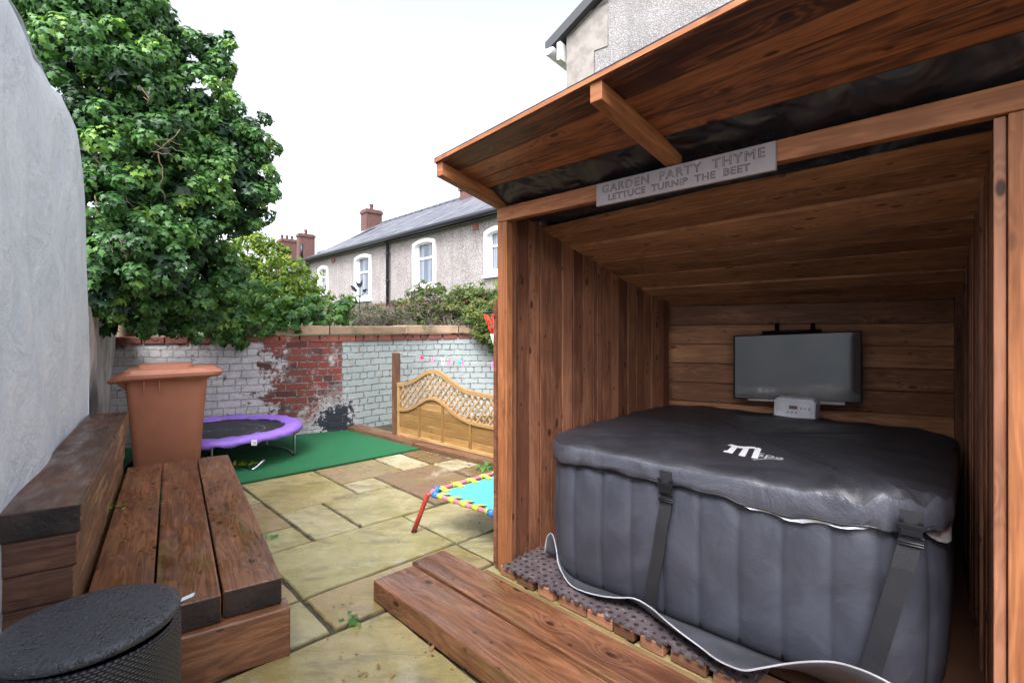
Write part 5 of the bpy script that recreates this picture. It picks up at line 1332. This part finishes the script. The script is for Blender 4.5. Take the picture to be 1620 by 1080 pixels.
def leaves(name,pos,nrm,size,tone,mat,shape,down=.6,parent=None):
    T_,Fs=shape; n=len(pos); nrm=nrm/np.maximum(1e-6,np.linalg.norm(nrm,axis=1,keepdims=True))
    yv=np.tile(np.array([0,0,-1.]),(n,1))*down+rng.normal(0,.55,(n,3)); yv-=nrm*np.sum(yv*nrm,1,keepdims=True); yv/=np.maximum(1e-6,np.linalg.norm(yv,axis=1,keepdims=True))
    xv=np.cross(yv,nrm); k=len(T_)
    vv=pos[:,None,:]+size[:,None,None]*(T_[None,:,0:1]*xv[:,None,:]+T_[None,:,1:2]*yv[:,None,:]+T_[None,:,2:3]*nrm[:,None,:])
    vv=vv.reshape(-1,3); faces=[]
    base=np.arange(n)*k
    for f in Fs:
        faces.append((base[:,None]+np.array(f)[None,:]))
    me=bpy.data.meshes.new(name); tot=sum(f.size for f in faces); nf=sum(len(f) for f in faces)
    me.vertices.add(len(vv)); me.vertices.foreach_set('co',vv.ravel()); me.loops.add(tot); me.polygons.add(nf)
    li=np.concatenate([f.ravel() for f in faces]); cnt=np.concatenate([np.full(len(f),f.shape[1]) for f in faces]); ls=np.concatenate([[0],np.cumsum(cnt)[:-1]])
    me.loops.foreach_set('vertex_index',li.astype(np.int32)); me.polygons.foreach_set('loop_start',ls.astype(np.int32)); me.polygons.foreach_set('loop_total',cnt.astype(np.int32))
    me.update(calc_edges=True); me.validate()
    at=me.attributes.new('tone','FLOAT','POINT'); at.data.foreach_set('value',np.repeat(tone,k).astype(np.float32)); me.materials.append(mat)
    o=bpy.data.objects.new(name,me); col.objects.link(o); 
    if parent: o.parent=parent
    return o
def cloud(blobs,per_area,sub,size,tone_mu,tone_sd,depthfill=.35,flat=.8):
    """blobs: (centre Vector, rx, ry, rz). clumps sit on each blob's shell, leaves on each clump's shell."""
    PP=[];NN=[];TT=[];SS=[]
    for (c,rx,ry,rz_) in blobs:
        area=4*math.pi*((rx*ry+ry*rz_+rx*rz_)/3); nsub=max(6,int(area*sub))
        d=rng.normal(0,1,(nsub,3)); d/=np.linalg.norm(d,axis=1,keepdims=True); rad=1-depthfill*rng.random(nsub)**1.5
        cen=np.array(c)[None,:]+d*np.array([rx,ry,rz_])[None,:]*rad[:,None]
        rs=rng.uniform(.55,1.25,nsub)*min(rx,ry,rz_)*.38; tsub=np.clip(rng.normal(tone_mu,tone_sd,nsub),0,1)
        nl_=max(4,int(per_area*area/nsub))
        for i in range(nsub):
            e=rng.normal(0,1,(nl_,3)); e/=np.linalg.norm(e,axis=1,keepdims=True); e=e+d[i]*.5; e/=np.linalg.norm(e,axis=1,keepdims=True)
            rr_=rs[i]*(1-.35*rng.random(nl_)); PP.append(cen[i]+e*rr_[:,None]*np.array([1,1,flat])); NN.append(e+np.array([0,-.25,.45])+rng.normal(0,.35,(nl_,3))); TT.append(np.clip(tsub[i]+rng.normal(0,.14,nl_),0,1)); SS.append(rng.uniform(.65,1.2,nl_)*size)
    return np.concatenate(PP),np.concatenate(NN),np.concatenate(SS),np.concatenate(TT)
def B(u,v,r,Y,ry=None,rz_=None):
    p=P(u,v,Y); k=r/F*Y; return (p,k,(ry if ry else k*.9),(rz_/F*Y if rz_ else k))
def stems(paths,r0,mat,name,parent=None,r1=None):
    b=MB()
    for pts in paths:
        n=len(pts); b.tube(pts,[r0+( (r1 if r1 is not None else r0*.3)-r0)*i/max(1,n-1) for i in range(n)],6)
    o=b.build(name,mat); return o
def wander(a,c,n=8,amp=.06):
    a=Vector(a);c=Vector(c); out=[]
    for i in range(n+1):
        f=i/n; p=a.lerp(c,f); k=amp*math.sin(math.pi*f)**.5 if 0<f<1 else 0; out.append(p+V(random.uniform(-k,k),random.uniform(-k,k),random.uniform(-k,k)))
    return out
# big ivy-clad tree on the left
iv=thing('ivy_tree','huge ivy-covered tree spilling over the left wall and the brick wall','tree',(-4.5,5.95,.9))
bl=[B(95,25,85,4.3),B(165,35,85,4.5),B(225,75,70,4.7),B(140,120,90,4.2),B(225,165,85,4.5),B(292,85,50,4.9),B(338,82,36,5.1),B(345,110,30,5.1),B(300,180,70,4.8),B(368,205,52,5.0),B(398,232,38,5.1),B(405,290,34,5.1),
    B(370,290,62,5.0),B(180,235,80,4.2),B(255,270,80,4.6),B(175,330,75,4.1),B(215,400,75,4.2),B(178,435,50,4.0),B(300,345,70,4.8),B(345,375,40,5.0),B(285,430,72,4.8),B(235,480,45,4.6),B(300,490,45,5.0),B(335,440,45,5.1),B(185,470,42,4.2),B(225,485,40,4.6),B(165,465,30,3.95),B(265,490,32,5.0),B(205,500,32,4.9),B(180,505,26,4.6),B(240,510,24,5.1),B(290,515,16,5.3),B(60,-30,90,4.3),B(190,-40,60,4.8),B(388,335,30,5.1)]
ps,nn_,sz,tn_=cloud(bl,1350,21,.049,.58,.19)
edge=(ps[:,0]>-.58*ps[:,1]-.0); 
lv=leaves('crown',ps,nn_,sz,tn_,M['ivy'],IVY,.7)
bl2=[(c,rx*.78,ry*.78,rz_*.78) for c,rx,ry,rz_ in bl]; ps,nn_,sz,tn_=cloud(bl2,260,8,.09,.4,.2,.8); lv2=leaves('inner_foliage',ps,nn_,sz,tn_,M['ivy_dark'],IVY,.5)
pa=[]
trunk=[V(-4.5,5.95,.9),V(-4.3,5.7,1.4),V(-3.9,5.2,1.9),V(-3.4,4.95,2.4),V(-3.1,5.0,3.2)]
tk=MB(); tk.tube(smooth(trunk,3),[.10-.05*i/12 for i in range(13)],9)
for (u,v,Y) in ((340,110,5.0),(380,230,5.0),(390,300,5.0),(300,420,4.8),(200,350,4.3),(180,100,4.5),(120,60,4.3),(260,180,4.7)):
    a=random.choice(trunk[2:]); tk.tube(wander(a,P(u,v,Y),9,.10),[.035-.003*i for i in range(10)],6)
tk=tk.build('trunk',M['twig'])
pth=[]
for (a,c) in (((205,210,4.0),(290,230,4.1)),((285,205,4.1),(240,250,4.05)),((245,228,4.05),(288,240,4.1)),((240,240,4.05),(287,250,4.1)),((150,310,3.7),(158,345,3.7)),((190,380,3.75),(200,415,3.8)),((165,370,3.8),(178,400,3.75)),((228,140,4.1),(232,165,4.0)),((260,360,4.2),(285,385,4.2)),((226,495,4.6),(250,545,4.7)),((240,535,4.7),(262,545,4.8)),((318,505,5.0),(290,530,5.1)),((250,240,4.05),(260,320,4.1)),((150,250,3.9),(215,330,3.95))):
    pth.append(wander(P(*a),P(*c),6,.025))
stm=stems(pth,.005,plain('ivy_stem',(.13,.085,.05),.7),'stem')
reparent(iv,lv,lv2,tk,stm)
# ivy on the wall top
ip=thing('ivy','leafy green ivy trailing over the coping of the brick wall left of the cracked stone','ivy',tuple(P(440,515,6.1)))
bl=[B(u,v,r_,Y,.22) for u,v,r_,Y in ((345,500,30,5.6),(375,508,26,5.8),(405,500,30,5.9),(360,530,14,5.55),(372,540,10,5.6),(430,508,20,6.0),(460,498,26,6.1),(428,524,8,5.95),(490,500,20,6.25),(515,503,14,6.4),(535,495,16,6.6),(330,470,26,5.8),(400,470,28,6.1),(440,478,30,6.3),(480,482,26,6.5),(545,487,14,6.8),(468,517,8,6.05))]
ps,nn_,sz,tn_=cloud(bl,900,40,.058,.74,.14); lv=leaves('foliage',ps,nn_,sz,tn_,M['ivy'],IVY,.5); stm=stems([wander(P(u,515,6.3),P(u+random.uniform(-30,30),480,6.3),6,.05) for u in range(340,540,20)],.010,M['twig'],'stem'); reparent(ip,lv,stm)
# bright shrub
def bush(name,label,bl,mat,shape,per,sub,size,mu,sd,Yb,ub,vb,ntw,tw_mat,twr=.008,dn=-.3,cat='shrub',up=90):
    r_=thing(name,label,cat,tuple(P(ub,vb,Yb))); ps,nn_,sz,tn_=cloud(bl,per,sub,size,mu,sd,.6); a=leaves('foliage',ps,nn_,sz,tn_,mat,shape,dn)
    pth=[]
    for k in range(ntw):
        c=random.choice(bl); q=c[0]+V(random.uniform(-1,1)*c[1],random.uniform(-1,1)*c[2],random.uniform(-.2,1.0)*c[3]); pth.append(wander(V(q.x*.6+r_.location.x*.4,q.y*.7+Yb*.3,r_.location.z),q,7,.08))
    s_=stems(pth,twr,tw_mat,'stem'); reparent(r_,a,s_); return r_
bush('shrub','bright yellow-green leafy shrub between the ivy tree and the terraced house',
  [B(400,420,45,7.0),B(365,450,45,7.0),B(430,440,45,7.1),B(455,425,26,7.2),B(470,455,35,7.3),B(400,395,24,7.0),B(385,385,16,7.0),B(435,400,18,7.1),B(490,470,22,7.4),B(350,410,30,6.9),B(425,382,8,7.0),B(445,470,40,7.0),B(390,480,40,6.9)],M['privet'],OVAL,800,26,.066,.6,.2,7.1,420,520,50,M['twig'])
bush('shrub','small vivid green shrub in front of the tall arched window',[B(545,487,18,8.0),B(555,480,10,8.0),B(515,475,10,8.5),B(522,468,7,8.6),B(507,488,16,8.2)],M['privet'],OVAL,900,40,.06,.35,.15,8.1,545,515,12,M['twig'])
bush('shrub','dry straggly shrub with bare grey twigs over the cracked coping',[B(590,500,24,7.6),B(570,505,18,7.4),B(615,495,20,7.7),B(640,505,24,7.7)],M['olive'],OVAL,260,20,.045,.35,.2,7.6,600,522,150,M['deadtwig'],.005)
bush('shrub','rounded olive green shrub spreading along the wall beside the shelter',[B(665,478,28,7.9),B(640,488,22,7.9),B(700,482,34,7.9),B(735,485,34,7.9),B(690,458,12,8.1),B(665,458,12,8.1),B(720,500,26,7.7),B(680,500,24,7.75),B(755,475,22,8.0),B(775,490,30,7.8)],M['olive'],OVAL,1100,30,.055,.5,.22,7.9,700,522,110,M['deadtwig'],.006)
bush('shrub','dense green shrub hanging down the blue wall at the shelter post',[B(765,510,26,7.35),B(785,520,30,7.3),B(752,500,20,7.4),B(780,540,16,7.25),B(800,500,40,7.4),B(770,475,22,7.9),B(820,480,40,7.9)],M['olive'],OVAL,1300,34,.052,.65,.18,7.5,775,520,40,M['twig'],.006,.3)
bush('shrub','green foliage behind the olive shrub against the house, right of the second tall window',[B(760,462,18,9.5),B(785,465,20,9.5),B(745,470,10,9.5)],M['privet'],OVAL,300,20,.06,.35,.15,9.5,770,500,15,M['twig'])
# bare twiggy mass low on the coping
r_=thing('dead_climber','tangle of bare dead climber stems lying on the wall coping','dead plant',tuple(P(680,520,7.4))); pth=[]
for k in range(190):
    u=random.uniform(560,765); v=random.uniform(480,520)+max(0,(u-700))*.15; Y=7.55+random.uniform(-.2,.2) if u>600 else 7.0; a=P(u,v,Y); c=P(u+random.uniform(-26,26),v+random.uniform(-14,12),Y+random.uniform(-.15,.15)); pth.append(wander(a,c,5,.05))
s_=stems(pth,.0055,M['deadtwig'],'stem'); reparent(r_,s_)
# white roses
M['rose']=plain('white_petal',(.80,.78,.72),.5)
for u,v,Y,lab in ((745,457,9.0,'white rose in bloom on the shrub right of the tall window'),(657,451,7.85,'small white bloom on the olive shrub under the tall window')):
    c=P(u,v,Y); t_=thing('rose',lab,'flower',tuple(c)); n=60; d=rng.normal(0,1,(n,3)); d/=np.linalg.norm(d,axis=1,keepdims=True); a=leaves('petals',np.array(c)+d*.07*(1 if u>700 else .6),d,np.full(n,.05),np.full(n,.5),M['rose'],OVAL,-.5)
    b=MB(); b.tube([c-V(0,0,.45),c],.006,5); s_=b.build('stem',M['twig']); reparent(t_,a,s_)
# weeds and fallen leaves
def sprig(u,v,n,size,label,mat,name='weed',z=.0):
    c=G(u,v,z); pos=np.array(c)+np.stack([rng.normal(0,size*.7,n),rng.normal(0,size*.7,n),rng.uniform(.004,size*.8,n)],1)
    t_=thing(name,label,'weed',tuple(c)); a=leaves('foliage',pos,np.stack([rng.normal(0,.5,n),rng.normal(0,.5,n)-.3,np.ones(n)],1),rng.uniform(.6,1.2,n)*size,rng.uniform(.5,1,n),mat,OVAL if name!='weed' else IVY,.0); b=MB()
    for k in range(3): b.tube([c,c+V(random.uniform(-.01,.01),random.uniform(-.01,.01),size*.6)],.0015,4)
    s_=b.build('stem',M['twig']); reparent(t_,a,s_)
sprig(562,982,10,.035,'small green weed growing in the joint between two slabs beside the step',M['ivy'])
sprig(396,1040,4,.035,'tiny seedling at the foot of the bench end',M['privet'],'seedling')
sprig(429,850,4,.030,'single green leaf sprout on the paving beside the bench',M['ivy'])
sprig(384,738,26,.06,'clump of pale weeds under the purple trampoline',M['privet'],'ground_weed',.01)
sprig(770,742,22,.05,'weeds sprouting beside the golden fence at the paving edge',M['ivy'])
sprig(190,803,8,.028,'few bright leaves lying on the bench beside the sleeper stack',M['privet'],'fallen_leaf',.302)
sprig(214,745,3,.030,'two leaves lying on the bench near the brown bin',M['privet'],'fallen_leaf',.302)
# litter (stuff)
M['litter']=leafmat('leaf_litter',((0,(.10,.045,.03)),(.4,(.24,.12,.06)),(.7,(.42,.27,.13)),(1,(.30,.40,.08))),.6,.1)
L_p=[];L_s=[]
for k in range(330):
    if k<230: u=random.gauss(735,32); v=718+ (u-690)*.22+random.gauss(0,6); z=.008
    elif k<270: u=random.uniform(380,760); v=random.uniform(700,860); z=.006
    else: u=random.uniform(480,720); v=random.uniform(880,1075); z=.006
    if u<400 and v>760: continue
    if k>=270 and v>870 and u>560+(v-917)*1.4 : continue
    c=G(u,v,z); L_p.append(tuple(c)); L_s.append(random.uniform(.012,.03) if k<270 else random.uniform(.008,.018))
for u,v,s in ((648,1002,.045),(680,1030,.04),(566,1068,.03),(520,1010,.02),(624,1062,.035),(600,1058,.03),(537,1036,.02)): L_p.append(tuple(G(u,v,.008))); L_s.append(s)
n=len(L_p); tn_=rng.random(n)*.85; o=leaves('leaf_litter',np.array(L_p),np.stack([rng.normal(0,.25,n),rng.normal(0,.25,n),np.ones(n)],1),np.array(L_s),tn_,M['litter'],OVAL,0)
tag(o,'scattered dead leaves and grit on the paving by the fence and step',None,kind='stuff')
